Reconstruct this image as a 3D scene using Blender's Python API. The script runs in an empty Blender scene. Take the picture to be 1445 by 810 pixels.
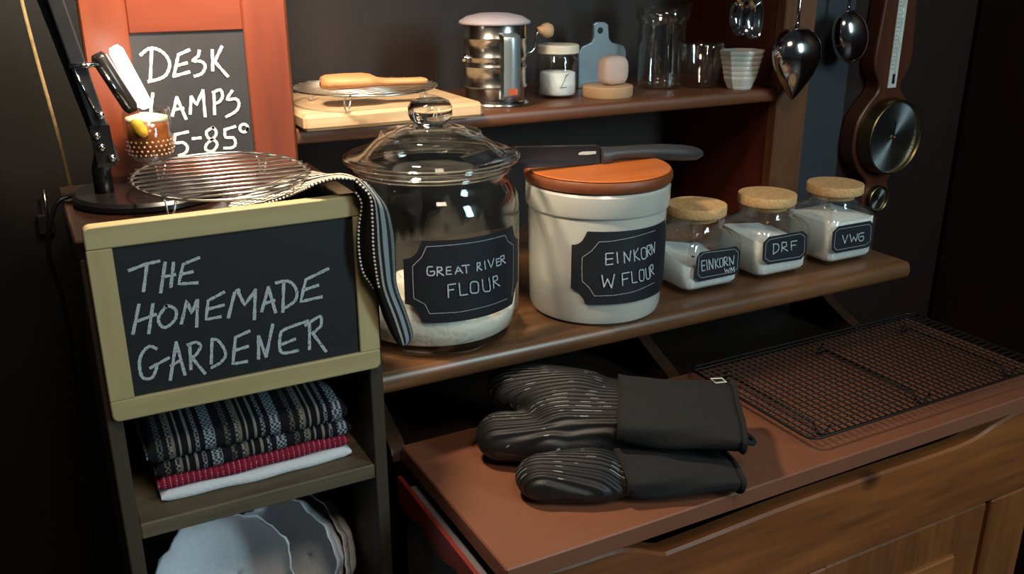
import bpy, math, random
import numpy as np
from mathutils import Vector, Matrix
random.seed(7); rng = np.random.RandomState(7)
scene = bpy.context.scene
COL = scene.collection

# ------------------------------------------------------------------ camera
FPX = 1300.0; HOR = 465.0; ZC = 1.33            # focal length in px, horizon above centre, eye height
PITCH = math.atan(HOR / FPX)
YAW = math.pi/2 - math.atan(2578/math.hypot(FPX, HOR))
fw = np.array([math.sin(YAW)*math.cos(PITCH), math.cos(YAW)*math.cos(PITCH), -math.sin(PITCH)])
rt = np.array([math.cos(YAW), -math.sin(YAW), 0.0]); upv = np.cross(rt, fw)
cam = bpy.data.objects.new('camera', bpy.data.cameras.new('camera')); COL.objects.link(cam)
cam.data.sensor_width = 36; cam.data.lens = FPX*36/1445; cam.data.clip_start = .02
cam.matrix_world = Matrix(((rt[0], upv[0], -fw[0], 0), (rt[1], upv[1], -fw[1], 0), (rt[2], upv[2], -fw[2], ZC), (0, 0, 0, 1)))
scene.camera = cam

# ------------------------------------------------------------------ world, lights, exposure
w = bpy.data.worlds.new('world'); scene.world = w; w.use_nodes = True
w.node_tree.nodes['Background'].inputs[0].default_value = (.75, .85, 1, 1)
w.node_tree.nodes['Background'].inputs[1].default_value = .02
def area(name, loc, target, sx, sy, energy, color):
    l = bpy.data.lights.new(name, 'AREA'); l.shape = 'RECTANGLE'; l.size = sx; l.size_y = sy
    l.energy = energy; l.color = color
    o = bpy.data.objects.new(name, l); COL.objects.link(o); o.location = loc
    o.rotation_euler = (Vector(target)-Vector(loc)).to_track_quat('-Z', 'Y').to_euler()
    return o
area('window_light', (1.75, -1.5, 1.95), (.75, .85, .95), .8, 1.1, 72.0, (.64, .90, .97))
area('ceiling_lamp_light', (.15, -.5, 2.5), (.5, .8, .9), .4, .4, 11.0, (1.0, .84, .66))
scene.view_settings.view_transform = 'Standard'; scene.view_settings.look = 'None'
scene.view_settings.gamma = 1; scene.view_settings.use_curve_mapping = False
scene.view_settings.exposure = 0.0

# ------------------------------------------------------------------ pixel -> place
def ray(x, y): return fw + rt*(x-722.5)/FPX - upv*(y-405)/FPX
def PZ(x, y, z): d = ray(x, y); t = (z-ZC)/d[2]; return np.array([d[0]*t, d[1]*t, z])
def PY(x, y, Y): d = ray(x, y)*Y/ray(x, y)[1]; return np.array([d[0], Y, d[2]+ZC])
def PX(x, y, X): d = ray(x, y)*X/ray(x, y)[0]; return np.array([X, d[1], d[2]+ZC])
def PC(x, y, cx, cy, R):                         # ray meets a standing cylinder
    d = ray(x, y); a = d[0]**2+d[1]**2; b = d[0]*cx+d[1]*cy; c = cx*cx+cy*cy-R*R
    t = (b-math.sqrt(max(b*b-a*c, 0)))/a
    return np.array([d[0]*t, d[1]*t, d[2]*t+ZC])

# ------------------------------------------------------------------ mesh helpers
class MB:
    def __init__(s): s.v = []; s.f = []; s.uv = None
    def add(s, vs, fs):
        n = len(s.v); s.v += [tuple(map(float, p)) for p in vs]; s.f += [tuple(i+n for i in q) for q in fs]; return s
    def box(s, a, b, bev=0):
        x0, y0, z0 = a; x1, y1, z1 = b
        if bev <= 0:
            vs = [(x, y, z) for x in (x0, x1) for y in (y0, y1) for z in (z0, z1)]
            return s.add(vs, [(0,1,3,2), (4,6,7,5), (0,4,5,1), (2,3,7,6), (0,2,6,4), (1,5,7,3)])
        vs = []; idx = {}
        for i, x in enumerate((x0, x1)):
            for j, y in enumerate((y0, y1)):
                for k, z in enumerate((z0, z1)):
                    sx, sy, sz = 1-2*i, 1-2*j, 1-2*k
                    idx[i,j,k,0] = len(vs); vs.append((x, y+sy*bev, z+sz*bev))
                    idx[i,j,k,1] = len(vs); vs.append((x+sx*bev, y, z+sz*bev))
                    idx[i,j,k,2] = len(vs); vs.append((x+sx*bev, y+sy*bev, z))
        fs = []
        for i in (0, 1):
            q = [idx[i,0,0,0], idx[i,0,1,0], idx[i,1,1,0], idx[i,1,0,0]]; fs.append(q if i == 0 else q[::-1])
            q = [idx[0,i,0,1], idx[1,i,0,1], idx[1,i,1,1], idx[0,i,1,1]]; fs.append(q if i == 0 else q[::-1])
            q = [idx[0,0,i,2], idx[0,1,i,2], idx[1,1,i,2], idx[1,0,i,2]]; fs.append(q if i == 0 else q[::-1])
        for a_ in (0, 1):
            for b_ in (0, 1):
                fs.append([idx[0,a_,b_,1], idx[1,a_,b_,1], idx[1,a_,b_,2], idx[0,a_,b_,2]])
                fs.append([idx[a_,0,b_,0], idx[a_,1,b_,0], idx[a_,1,b_,2], idx[a_,0,b_,2]])
                fs.append([idx[a_,b_,0,0], idx[a_,b_,1,0], idx[a_,b_,1,1], idx[a_,b_,0,1]])
        for i in (0, 1):
            for j in (0, 1):
                for k in (0, 1): fs.append([idx[i,j,k,0], idx[i,j,k,1], idx[i,j,k,2]])
        return s.add(vs, fs)
    def lathe(s, prof, c, n=48, M=None, closed=False, seg=None):
        cx, cy, cz = c; vs = []; m = len(prof)
        for i in range(n):
            a = 2*math.pi*i/n
            for r, z in prof:
                p = np.array([r*math.cos(a), r*math.sin(a), z])
                if M is not None: p = M @ p
                vs.append((cx+p[0], cy+p[1], cz+p[2]))
        fs = []
        for i in range(n):
            j = (i+1) % n
            for k in range(m-1 if not closed else m):
                k2 = (k+1) % m
                fs.append((i*m+k, j*m+k, j*m+k2, i*m+k2))
        return s.add(vs, fs)
    def tube(s, pts, r, n=8, cap=True, closed=False):
        P = [np.array(p, float) for p in pts]; m = len(P); vs = []; prev = None
        rr = r if hasattr(r, '__len__') else [r]*m
        for i in range(m):
            if closed: t = P[(i+1) % m]-P[i-1]
            else: t = P[min(i+1, m-1)]-P[max(i-1, 0)]
            t = t/(np.linalg.norm(t)+1e-12)
            if prev is None:
                h = np.array([0, 0, 1.]) if abs(t[2]) < .9 else np.array([1., 0, 0])
                u = np.cross(t, h)
            else: u = prev-t*(prev@t)
            u /= np.linalg.norm(u); prev = u; vv = np.cross(t, u)
            for k in range(n):
                a = 2*math.pi*k/n; vs.append(P[i]+rr[i]*(u*math.cos(a)+vv*math.sin(a)))
        fs = [(i*n+k, i*n+(k+1) % n, ((i+1) % m)*n+(k+1) % n, ((i+1) % m)*n+k) for i in range(m if closed else m-1) for k in range(n)]
        if cap and not closed: fs += [tuple(range(n))[::-1], tuple((m-1)*n+k for k in range(n))]
        return s.add(vs, fs)
    def prism(s, poly, axis, a, b):              # polygon in the two other axes, extruded along axis
        n = len(poly); vs = []
        for q in (a, b):
            for u, v in poly:
                p = [u, v]; p.insert(axis, q); vs.append(p)
        return s.add(vs, [tuple(range(n))[::-1], tuple(range(n, 2*n))]+[(i, (i+1) % n, n+(i+1) % n, n+i) for i in range(n)])
    def grid(s, rows, wrap=False):
        R = len(rows); C = len(rows[0]); vs = [p for r in rows for p in r]
        return s.add(vs, [(i*C+j, i*C+(j+1) % C, (i+1)*C+(j+1) % C, (i+1)*C+j) for i in range(R-1) for j in range(C if wrap else C-1)])
    def ribbon(s, pts, nrm, wd):
        P = [np.array(p, float) for p in pts]; m = len(P); vs = []
        for i in range(m):
            t = P[min(i+1, m-1)]-P[max(i-1, 0)]; N = np.array(nrm(P[i]) if callable(nrm) else nrm, float)
            sd = np.cross(N, t); sd /= np.linalg.norm(sd)+1e-12
            e = t/(np.linalg.norm(t)+1e-12)*wd*.4*(-1 if i == 0 else 1 if i == m-1 else 0)
            k = wd*(.5+.08*math.sin(i*2.3))
            vs += [P[i]+sd*k+e, P[i]-sd*k+e]
        return s.add(vs, [(2*i, 2*i+1, 2*i+3, 2*i+2) for i in range(m-1)])
def smooth_line(pts, n=6):
    P = [np.array(p, float) for p in pts]; out = []
    for i in range(len(P)-1):
        a = P[max(i-1, 0)]; b = P[i]; c = P[i+1]; d = P[min(i+2, len(P)-1)]
        for k in range(n):
            t = k/n; out.append(.5*(2*b+(c-a)*t+(2*a-5*b+4*c-d)*t*t+(3*b-a-3*c+d)*t**3))
    out.append(P[-1]); return out
def origin(o):
    v = Vector((0, 0, 0))
    while o is not None: v += o.location; o = o.parent
    return v
def obj(name, mb, mat, parent=None, smooth=False, label=None, loc=None, sub=0, auto=None):
    me = bpy.data.meshes.new(name)
    base = origin(parent) if parent is not None else Vector((0, 0, 0))
    off = Vector(loc) if loc is not None else Vector((0, 0, 0))
    L = base+off
    me.from_pydata([(p[0]-L.x, p[1]-L.y, p[2]-L.z) for p in mb.v], [], mb.f); me.validate()
    if mb.uv is not None:
        ul = me.uv_layers.new(name='uv')
        for lp in me.loops: ul.data[lp.index].uv = mb.uv[lp.vertex_index]
    import bmesh
    bm = bmesh.new(); bm.from_mesh(me); bmesh.ops.recalc_face_normals(bm, faces=bm.faces); bm.to_mesh(me); bm.free()
    if smooth: me.polygons.foreach_set('use_smooth', [True]*len(me.polygons))
    o = bpy.data.objects.new(name, me); COL.objects.link(o); me.materials.append(mat)
    if auto:
        me.polygons.foreach_set('use_smooth', [True]*len(me.polygons)); me.set_sharp_from_angle(angle=math.radians(auto))
    if parent is not None: o.parent = parent
    o.location = off
    if label: o['label'] = label
    if sub:
        m = o.modifiers.new('sub', 'SUBSURF'); m.levels = sub; m.render_levels = sub
    return o
def tag(o, label, cat, group=None):
    o['label'] = label; o['category'] = cat
    if group: o['group'] = group
    return o
def thing(name, loc, label, cat, group=None):
    o = bpy.data.objects.new(name, None); COL.objects.link(o); o.location = [float(q) for q in loc]; o.empty_display_size = .02
    return tag(o, label, cat, group)
def struct(o): o['kind'] = 'structure'; return o
def surf_nets(F, o, h):
    nx, ny, nz = F.shape; idx = {}; vs = []; fs = []
    S = F < 0
    c = np.zeros((nx-1, ny-1, nz-1), int)
    for a in (0, 1):
        for b in (0, 1):
            for d in (0, 1): c += S[a:nx-1+a, b:ny-1+b, d:nz-1+d]
    cor = [(a, b, d) for a in (0, 1) for b in (0, 1) for d in (0, 1)]
    edges = [(p, q) for p in cor for q in cor if p < q and sum(abs(np.array(p)-q)) == 1]
    for i, j, k in np.argwhere((c > 0) & (c < 8)):
        acc = np.zeros(3); n = 0
        for p, q in edges:
            fa = F[i+p[0], j+p[1], k+p[2]]; fb = F[i+q[0], j+q[1], k+q[2]]
            if (fa < 0) != (fb < 0):
                t = fa/(fa-fb); acc += np.array(p)+t*(np.array(q)-np.array(p)); n += 1
        idx[i, j, k] = len(vs); vs.append(np.array(o)+h*(np.array([i, j, k])+acc/n))
    for ax in range(3):
        sl = [slice(None)]*3; sl2 = [slice(None)]*3; sl[ax] = slice(0, -1); sl2[ax] = slice(1, None)
        for e in np.argwhere(S[tuple(sl)] != S[tuple(sl2)]):
            u, v = [a for a in range(3) if a != ax]; q = []
            for du, dv in ((0, 0), (-1, 0), (-1, -1), (0, -1)):
                t = list(e); t[u] += du; t[v] += dv; q.append(idx.get(tuple(t)))
            if None not in q: fs.append(q)
    return vs, fs

# ------------------------------------------------------------------ materials
def lin(c):
    if isinstance(c, str): c = [int(c[i:i+2], 16)/255 for i in (0, 2, 4)]
    return tuple((x/12.92 if x <= .04045 else ((x+.055)/1.055)**2.4) for x in c)+(1,)
def mat0(name):
    m = bpy.data.materials.new(name); m.use_nodes = True; return m, m.node_tree.nodes, m.node_tree.links, m.node_tree.nodes['Principled BSDF']
def plain(name, col, rough=.5, metal=0, noise=.12, scale=40, bump=.0, spec=.5, coat=0):
    m, N, L, b = mat0(name); c = lin(col)
    tc = N.new('ShaderNodeTexCoord'); nz = N.new('ShaderNodeTexNoise'); nz.inputs['Scale'].default_value = scale; nz.inputs['Detail'].default_value = 4
    L.new(tc.outputs['Object'], nz.inputs['Vector'])
    r = N.new('ShaderNodeValToRGB'); r.color_ramp.elements[0].position = .3; r.color_ramp.elements[1].position = .7
    r.color_ramp.elements[0].color = tuple(x*(1-noise) for x in c[:3])+(1,); r.color_ramp.elements[1].color = tuple(min(1, x*(1+noise)) for x in c[:3])+(1,)
    L.new(nz.outputs['Fac'], r.inputs['Fac']); L.new(r.outputs['Color'], b.inputs['Base Color'])
    b.inputs['Roughness'].default_value = rough; b.inputs['Metallic'].default_value = metal; b.inputs['Specular IOR Level'].default_value = spec
    b.inputs['Coat Weight'].default_value = coat
    if bump:
        bp = N.new('ShaderNodeBump'); bp.inputs['Strength'].default_value = bump; bp.inputs['Distance'].default_value = .002
        L.new(nz.outputs['Fac'], bp.inputs['Height']); L.new(bp.outputs['Normal'], b.inputs['Normal'])
    return m
def wood(name, cols, axis=0, scale=10, rough=.45, coat=0, bump=.15, stretch=.12, knots=False):
    m, N, L, b = mat0(name)
    tc = N.new('ShaderNodeTexCoord'); mp = N.new('ShaderNodeMapping'); L.new(tc.outputs['Object'], mp.inputs['Vector'])
    sc = [scale]*3; sc[axis] = scale*stretch; mp.inputs['Scale'].default_value = sc
    n1 = N.new('ShaderNodeTexNoise'); n1.inputs['Scale'].default_value = 2.0; n1.inputs['Detail'].default_value = 6; n1.inputs['Distortion'].default_value = 1.2
    L.new(mp.outputs['Vector'], n1.inputs['Vector'])
    n2 = N.new('ShaderNodeTexNoise'); n2.inputs['Scale'].default_value = 14; n2.inputs['Detail'].default_value = 5
    L.new(mp.outputs['Vector'], n2.inputs['Vector'])
    mx = N.new('ShaderNodeMath'); mx.operation = 'MULTIPLY_ADD'; mx.inputs[1].default_value = .35; L.new(n2.outputs['Fac'], mx.inputs[0])
    m2 = N.new('ShaderNodeMath'); m2.operation = 'MULTIPLY'; m2.inputs[1].default_value = .65; L.new(n1.outputs['Fac'], m2.inputs[0]); L.new(m2.outputs[0], mx.inputs[2])
    r = N.new('ShaderNodeValToRGB'); cr = r.color_ramp; cr.elements[0].position = .3; cr.elements[1].position = .68
    cr.elements[0].color = lin(cols[0]); cr.elements[1].color = lin(cols[-1])
    if len(cols) == 3: e = cr.elements.new(.5); e.color = lin(cols[1])
    L.new(mx.outputs[0], r.inputs['Fac']); colout = r.outputs['Color']
    if knots:
        vo = N.new('ShaderNodeTexVoronoi'); vo.inputs['Scale'].default_value = 5.0; L.new(tc.outputs['Object'], vo.inputs['Vector'])
        kr = N.new('ShaderNodeValToRGB'); kr.color_ramp.elements[0].position = .03; kr.color_ramp.elements[1].position = .1
        kr.color_ramp.elements[0].color = (.25, .2, .18, 1); kr.color_ramp.elements[1].color = (1, 1, 1, 1); L.new(vo.outputs['Distance'], kr.inputs['Fac'])
        mm = N.new('ShaderNodeMix'); mm.data_type = 'RGBA'; mm.blend_type = 'MULTIPLY'; mm.inputs[0].default_value = 1
        L.new(colout, mm.inputs[6]); L.new(kr.outputs['Color'], mm.inputs[7]); colout = mm.outputs[2]
    L.new(colout, b.inputs['Base Color'])
    b.inputs['Roughness'].default_value = rough; b.inputs['Coat Weight'].default_value = coat; b.inputs['Coat Roughness'].default_value = .25
    bp = N.new('ShaderNodeBump'); bp.inputs['Strength'].default_value = bump; bp.inputs['Distance'].default_value = .001
    L.new(mx.outputs[0], bp.inputs['Height']); L.new(bp.outputs['Normal'], b.inputs['Normal'])
    return m
def thin_glass(name, tint=(.975, .985, .98), base=.045, top=.9, rough=.02):
    m, N, L, b = mat0(name); N.remove(b); out = N['Material Output']
    lw = N.new('ShaderNodeLayerWeight'); lw.inputs['Blend'].default_value = .5
    pw = N.new('ShaderNodeMath'); pw.operation = 'POWER'; pw.inputs[1].default_value = 4; L.new(lw.outputs['Facing'], pw.inputs[0])
    ma = N.new('ShaderNodeMath'); ma.operation = 'MULTIPLY_ADD'; ma.inputs[1].default_value = top-base; ma.inputs[2].default_value = base; L.new(pw.outputs[0], ma.inputs[0])
    t = N.new('ShaderNodeBsdfTransparent'); t.inputs[0].default_value = tint+(1,)
    g = N.new('ShaderNodeBsdfGlossy'); g.inputs['Roughness'].default_value = rough; g.inputs['Color'].default_value = (1, 1, 1, 1)
    mx = N.new('ShaderNodeMixShader'); L.new(ma.outputs[0], mx.inputs[0]); L.new(t.outputs[0], mx.inputs[1]); L.new(g.outputs[0], mx.inputs[2]); L.new(mx.outputs[0], out.inputs[0])
    return m
def solid_glass(name, col=(1, 1, 1), rough=0.0):
    m, N, L, b = mat0(name); b.inputs['Transmission Weight'].default_value = 1; b.inputs['IOR'].default_value = 1.48
    b.inputs['Roughness'].default_value = rough; b.inputs['Base Color'].default_value = col+(1,); return m
def emit(name, col, s):
    m, N, L, b = mat0(name); b.inputs['Emission Color'].default_value = col+(1,); b.inputs['Emission Strength'].default_value = s; b.inputs['Base Color'].default_value = (1, 1, 1, 1); return m
def chalk(name, col, under, cov=.5, scale=900):
    m, N, L, b = mat0(name)
    tc = N.new('ShaderNodeTexCoord'); nz = N.new('ShaderNodeTexNoise'); nz.inputs['Scale'].default_value = scale; nz.inputs['Detail'].default_value = 3
    L.new(tc.outputs['Object'], nz.inputs['Vector'])
    r = N.new('ShaderNodeValToRGB'); r.color_ramp.elements[0].position = cov-.12; r.color_ramp.elements[1].position = cov+.05
    r.color_ramp.elements[0].color = lin(under); r.color_ramp.elements[1].color = lin(col)
    L.new(nz.outputs['Fac'], r.inputs['Fac']); L.new(r.outputs['Color'], b.inputs['Base Color']); b.inputs['Roughness'].default_value = .95; b.inputs['Specular IOR Level'].default_value = .1
    return m
def stripes(name, bands, coord='Object', axis=0, freq=20.0, rough=.95, dots=120.0):
    """woven cloth: bands = [(pos, colour, dotted)] repeated along one axis"""
    m, N, L, b = mat0(name)
    tc = N.new('ShaderNodeTexCoord'); sp = N.new('ShaderNodeSeparateXYZ'); L.new(tc.outputs[coord], sp.inputs[0])
    mu = N.new('ShaderNodeMath'); mu.operation = 'MULTIPLY'; mu.inputs[1].default_value = freq; L.new(sp.outputs[axis], mu.inputs[0])
    fr = N.new('ShaderNodeMath'); fr.operation = 'FRACT'; L.new(mu.outputs[0], fr.inputs[0])
    def ramp(key):
        r = N.new('ShaderNodeValToRGB'); r.color_ramp.interpolation = 'CONSTANT'; cr = r.color_ramp
        for i, bnd in enumerate(bands):
            e = cr.elements[i] if i < 2 else cr.elements.new(bnd[0]); e.position = bnd[0]
        for e, bnd in zip(sorted(cr.elements, key=lambda q: q.position), bands): e.color = lin(bnd[1]) if key == 0 else ((1,)*4 if bnd[2] else (0, 0, 0, 1))
        L.new(fr.outputs[0], r.inputs[0]); return r
    r0 = ramp(0); r1 = ramp(1)
    ck = N.new('ShaderNodeTexChecker'); ck.inputs['Scale'].default_value = dots; L.new(tc.outputs[coord], ck.inputs['Vector'])
    ck.inputs['Color1'].default_value = (1, 1, 1, 1); ck.inputs['Color2'].default_value = (.12, .12, .13, 1)
    mx = N.new('ShaderNodeMix'); mx.data_type = 'RGBA'; mx.blend_type = 'MULTIPLY'
    L.new(r1.outputs[0], mx.inputs[0]); L.new(r0.outputs[0], mx.inputs[6]); L.new(ck.outputs[0], mx.inputs[7])
    L.new(mx.outputs[2], b.inputs['Base Color']); b.inputs['Roughness'].default_value = rough; b.inputs['Specular IOR Level'].default_value = .15
    nz = N.new('ShaderNodeTexNoise'); nz.inputs['Scale'].default_value = 600; L.new(tc.outputs['Object'], nz.inputs['Vector'])
    bp = N.new('ShaderNodeBump'); bp.inputs['Strength'].default_value = .4; bp.inputs['Distance'].default_value = .001; L.new(nz.outputs['Fac'], bp.inputs['Height']); L.new(bp.outputs['Normal'], b.inputs['Normal'])
    return m
M = dict(
    wall=plain('dark_wall', '140e0b', .6, noise=.25, scale=3),
    wallblue=plain('slate_blue_wall', '33383f', .6, noise=.12, scale=5),
    wallred=wood('dark_red_panelling', ['1c0d0a', '271210'], 2, 6, .5),
    floor=wood('dark_floor', ['2a1b13', '3d281b'], 0, 6, .5),
    shelf=wood('walnut_shelf', ['4a3220', '6b482c', '866040'], 0, 9, .36, .25, .2, .08),
    hutch=wood('red_brown_hutch', ['45190f', '5c2618'], 2, 8, .42, .1),
    stile=wood('brown_stile', ['55351f', '6e4629'], 2, 8, .45),
    bracket=wood('dark_bracket', ['33241a', '463124'], 2, 8, .3, .3),
    hutchback=wood('dark_hutch_back', ['1e120c', '2a1a12'], 2, 5, .6),
    ushelf=wood('dark_upper_shelf', ['53311f', '75482e'], 0, 9, .4, .1),
    counter=plain('terracotta_counter', '7c4f3b', .34, noise=.06, scale=14, bump=.02),
    pine=wood('pine_front', ['54301a', '804a26', '9a5e30'], 0, 7, .4, .2, .3, .1, True),
    pinev=wood('pine_front_upright', ['54301a', '784624', '8c552c'], 2, 7, .4, .2, .3, .1),
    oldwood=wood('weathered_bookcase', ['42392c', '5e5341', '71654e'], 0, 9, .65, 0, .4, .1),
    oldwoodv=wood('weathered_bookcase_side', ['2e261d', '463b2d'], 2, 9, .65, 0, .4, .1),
    topwood=wood('red_stained_top', ['1f120e', '2e1b14'], 0, 9, .16, .2),
    cherry=wood('red_cherry_frame', ['672d1b', '7c3921', '864227'], 2, 6, .38, .15, .06, .1),
    slate=plain('chalkboard_slate', '333235', .55, noise=.1, scale=30),
    slate2=plain('chalkboard_black', '17191d', .6, noise=.1, scale=30),
    pineframe=wood('pale_pine_frame', ['9c8c60', 'ad9d72', 'baac82'], 0, 7, .5, 0, .1, .08),
    maple=wood('maple_board', ['c29e76', 'd9b890', 'e6cba4'], 0, 9, .5, 0, .05, .06),
    paddle=wood('orange_wood', ['c98d5c', 'd9a26e'], 0, 12, .5),
    beech=plain('beech', 'c8a27a', .5, noise=.08),
    cork=plain('cork', 'd2a874', .85, noise=.2, scale=260, bump=.4),
    lid=wood('orange_wood_lid', ['b05a24', 'c66c2f', 'cf7a3b'], 0, 8, .4, .2, .05),
    lidside=wood('orange_wood_lid_rim', ['6d3a1e', '85482a'], 0, 8, .5),
    ceramic=plain('cream_stoneware', 'bfbfb8', .22, noise=.03, scale=12, coat=.3),
    white=plain('white_porcelain', 'd8d6cc', .25, noise=.03, coat=.2),
    cream=plain('cream_plastic', 'e6dfcd', .4, noise=.03),
    lilac=plain('pale_plastic_lid', 'bdb3bb', .45, noise=.03),
    flour=plain('flour', 'f0ebdd', .95, noise=.05, scale=150, bump=.8),
    flourw=plain('white_flour', 'f4f6f6', .95, noise=.04, scale=200, bump=.5),
    stone=plain('pale_pink_stone', 'cdb5ab', .6, noise=.06),
    glass=thin_glass('clear_glass'), gglass=thin_glass('greenish_glass', (.975, .99, .985), .085),
    sglass=solid_glass('thick_glass', (.98, 1, .99)), tea=plain('amber_drink', '9a5428', .15, noise=.3, scale=90),
    lemon=plain('lemon_peel', 'f0b52c', .5), ice=plain('foam_top', 'e8d9b8', .4, noise=.1),
    chrome=plain('polished_steel', 'd6d6d8', .12, 1, .03), steel=plain('tin', 'b8b6b2', .22, 1, .1, 25),
    rackwire=plain('bright_rack_wire', 'd9d6d0', .3, 1, .03),
    bluemetal=plain('blue_grey_steel', 'a3b2ba', .32, .7, .12, 12),
    blackmetal=plain('black_wire', '14110f', .4, .3, .1), lampblack=plain('black_lamp_plastic', '131214', .3, 0, .1, coat=.2),
    knife=plain('black_blade', '1f1e20', .3, .3, .1), handle=plain('grey_handle', '3c3b3d', .38, 0, .05),
    mitt=None, cuff=plain('black_cuff_cloth', '131315', .9, noise=.15, scale=300, bump=.3),
    whitecloth=plain('white_cloth', 'd9dbe0', .95, noise=.05, scale=250, bump=.3),
    redrim=plain('red_trim', '7d2a22', .4, noise=.2, scale=20), greyside=plain('grey_plastic', '6d6b70', .4, noise=.06),
    chalkw=chalk('chalk_bright', 'f4eeea', 'a8a2a2', .40), chalkg=chalk('chalk_grey', 'b4bcbf', '3a3f44', .42),
    ink=chalk('white_marker', 'b9c6ce', '5a6570', .38), line=plain('label_border', '8d9499', .8, noise=.05), labelblack=plain('label_black', '14171f', .6, noise=.08),
    led=emit('led_tube', (1, .93, .82), 14), cordm=plain('cream_cord', 'b39a6c', .8, noise=.2, scale=200),
    dial=plain('brushed_dial', '9aa2a6', .3, .85, .15, 30), brass=plain('old_brass', '8f7a55', .3, 1, .1),
    barowood=wood('barometer_wood', ['431f14', '5a2f1a'], 2, 10, .4, .2), paper=plain('thermometer_scale', 'cfd2c8', .6), dark=plain('near_black', '0b0a0a', .6),
    nub=plain('glass_nubs', 'b08468', .1, noise=.03),
    redprint=plain('red_print', 'b5502c', .6), stitch=plain('white_stitching', 'd6cfc4', .9),
)

# ------------------------------------------------------------------ levels
Z_C = ZC-.51; Z_S = ZC-.40; Z_U = ZC-.18; Z_T = ZC-.212; Z_B = ZC-.48
Y_B = .78; Y_F = .604; Y_W = 1.25

# ------------------------------------------------------------------ the room
struct(obj('floor', MB().box((-1.5, -2.5, -.05), (2.6, 1.45, 0)), M['floor']))
wb = struct(obj('wall_back', MB().box((-1.5, Y_W, 0), (1.36, Y_W+.1, 2.7)).v and MB().box((-1.5, Y_W, 0), (1.05, Y_W+.1, 2.7)), M['wall']))
struct(obj('wall_back_blue', MB().box((1.05, Y_W, 0), (1.38, Y_W+.1, 2.7)), M['wallblue']))
struct(obj('wall_back_panelling', MB().box((1.38, Y_W, 0), (1.72, Y_W+.1, 2.7)), M['wallred']))
wr = thing('wall_right', (1.72, 1.25, 0), 'dark red-brown panelled wall on the right', 'wall'); struct(wr); del wr['category']
obj('backing', MB().box((1.803, -1.5, 0), (1.86, Y_W+.1, 2.7)), M['dark'], wr)
for i in range(8): obj('panel', MB().box((1.72, 1.248-.34*(i+1), 0), (1.8, 1.248-.34*i-.006, 2.7), .003), M['wallred'], wr)
struct(obj('wall_left', MB().box((-.6, -.2, 0), (-.5, Y_W, 2.7)), M['wall']))

# ------------------------------------------------------------------ dry-sink cabinet
cab = thing('cabinet', (.74, .9, 0), 'orange pine cabinet with a scooped front rail under the terracotta counter', 'cabinet')
CX0, CX1 = .338, 1.125; CT = Z_C-.02
obj('top_panel', MB().box((CX0, .64, CT-.02), (CX1, 1.24, CT)), M['hutchback'], cab)
obj('side_panel', MB().box((CX0, .64, .03), (CX0+.018, 1.24, CT-.02)), M['hutch'], cab)
obj('side_panel', MB().box((CX1-.018, .64, .03), (CX1, 1.24, CT-.02)), M['hutch'], cab)
obj('back_panel', MB().box((CX0+.018, 1.22, .03), (CX1-.018, 1.24, CT-.02)), M['hutch'], cab)
# scooped front rail
edge = [(CX0, ZC-.531)]+[(float(PY(x, y, .617)[0]), min(float(PY(x, y, .617)[2]), ZC-.531)) for x, y in ((790, 803), (870, 778), (905, 776), (935, 781), (965, 772), (1121, 711), (1258, 663), (1345, 633), (1378, 618), (1402, 602), (1419, 592))]+[(CX1, ZC-.531)]
top = [(float(a), float(b)) for a, b in smooth_line([np.array(q) for q in edge], 4)]; top = [(a, min(b, ZC-.531)) for a, b in top]
rail = [(CX0, ZC-.665)]+[(x, z) for x, z in top]+[(CX1, ZC-.665)]
obj('front_rail', MB().prism([(x, z) for x, z in rail], 1, .617, .64), M['pine'], cab).modifiers.new('b', 'BEVEL').width = .003
for x0, x1 in ((CX0, CX0+.05), (CX1-.085, CX1)):
    obj('stile', MB().box((x0, .617, .0), (x1, .64, ZC-.666), .002), M['pinev'], cab)
obj('stile', MB().box((.70, .617, .0), (.745, .64, ZC-.666), .002), M['pinev'], cab)
obj('plinth', MB().box((CX0+.05, .622, 0), (CX1-.085, .64, .07)), M['pine'], cab)
for x0, x1 in ((CX0+.053, .697), (.748, CX1-.088)):
    d = obj('door', MB().box((x0, .622, .075), (x1, .638, ZC-.67), .002), M['pinev'], cab)
    obj('door_panel', MB().box((x0+.05, .618, .13), (x1-.05, .6225, ZC-.73), .004), M['pine'], d)
    obj('knob', MB().lathe([(0, -.02), (.012, -.018), (.013, -.01), (.006, -.004), (.006, 0.002)], (x1-.025 if x1 < .71 else x0+.025, .62, .45), 16, np.array([[1, 0, 0], [0, 0, 1], [0, 1, 0]])), M['pine'], d, True)
# slim grey bin with a red scalloped rim, between bookcase and cabinet
bn = thing('slim_bin', (.318, .72, 0), 'slim grey bin with a red scalloped rim beside the cabinet', 'bin')
ysr = np.linspace(.61, .83, 80); bz = ZC-.532
obj('bin_body', MB().box((.308, .615, .0), (.331, .825, bz-.012), .003), M['greyside'], bn)
sc = [(y, bz-.022-.011*abs(math.sin((y-.61)/.22*math.pi*2.6+.5))) for y in ysr]
for x in (.303, .3315): obj('scalloped_rim', MB().prism([(.61, bz)]+sc+[(.83, bz)], 0, x, x+.0045), M['redrim'], bn, auto=40)

cb = obj('counter_board', MB().box((.318, Y_F, Z_C-.02), (1.135, .855, Z_C), .0015), M['counter'], loc=(.72, .73, Z_C-.02))
tag(cb, 'terracotta brown counter board lying on the pine cabinet', 'counter')

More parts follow.
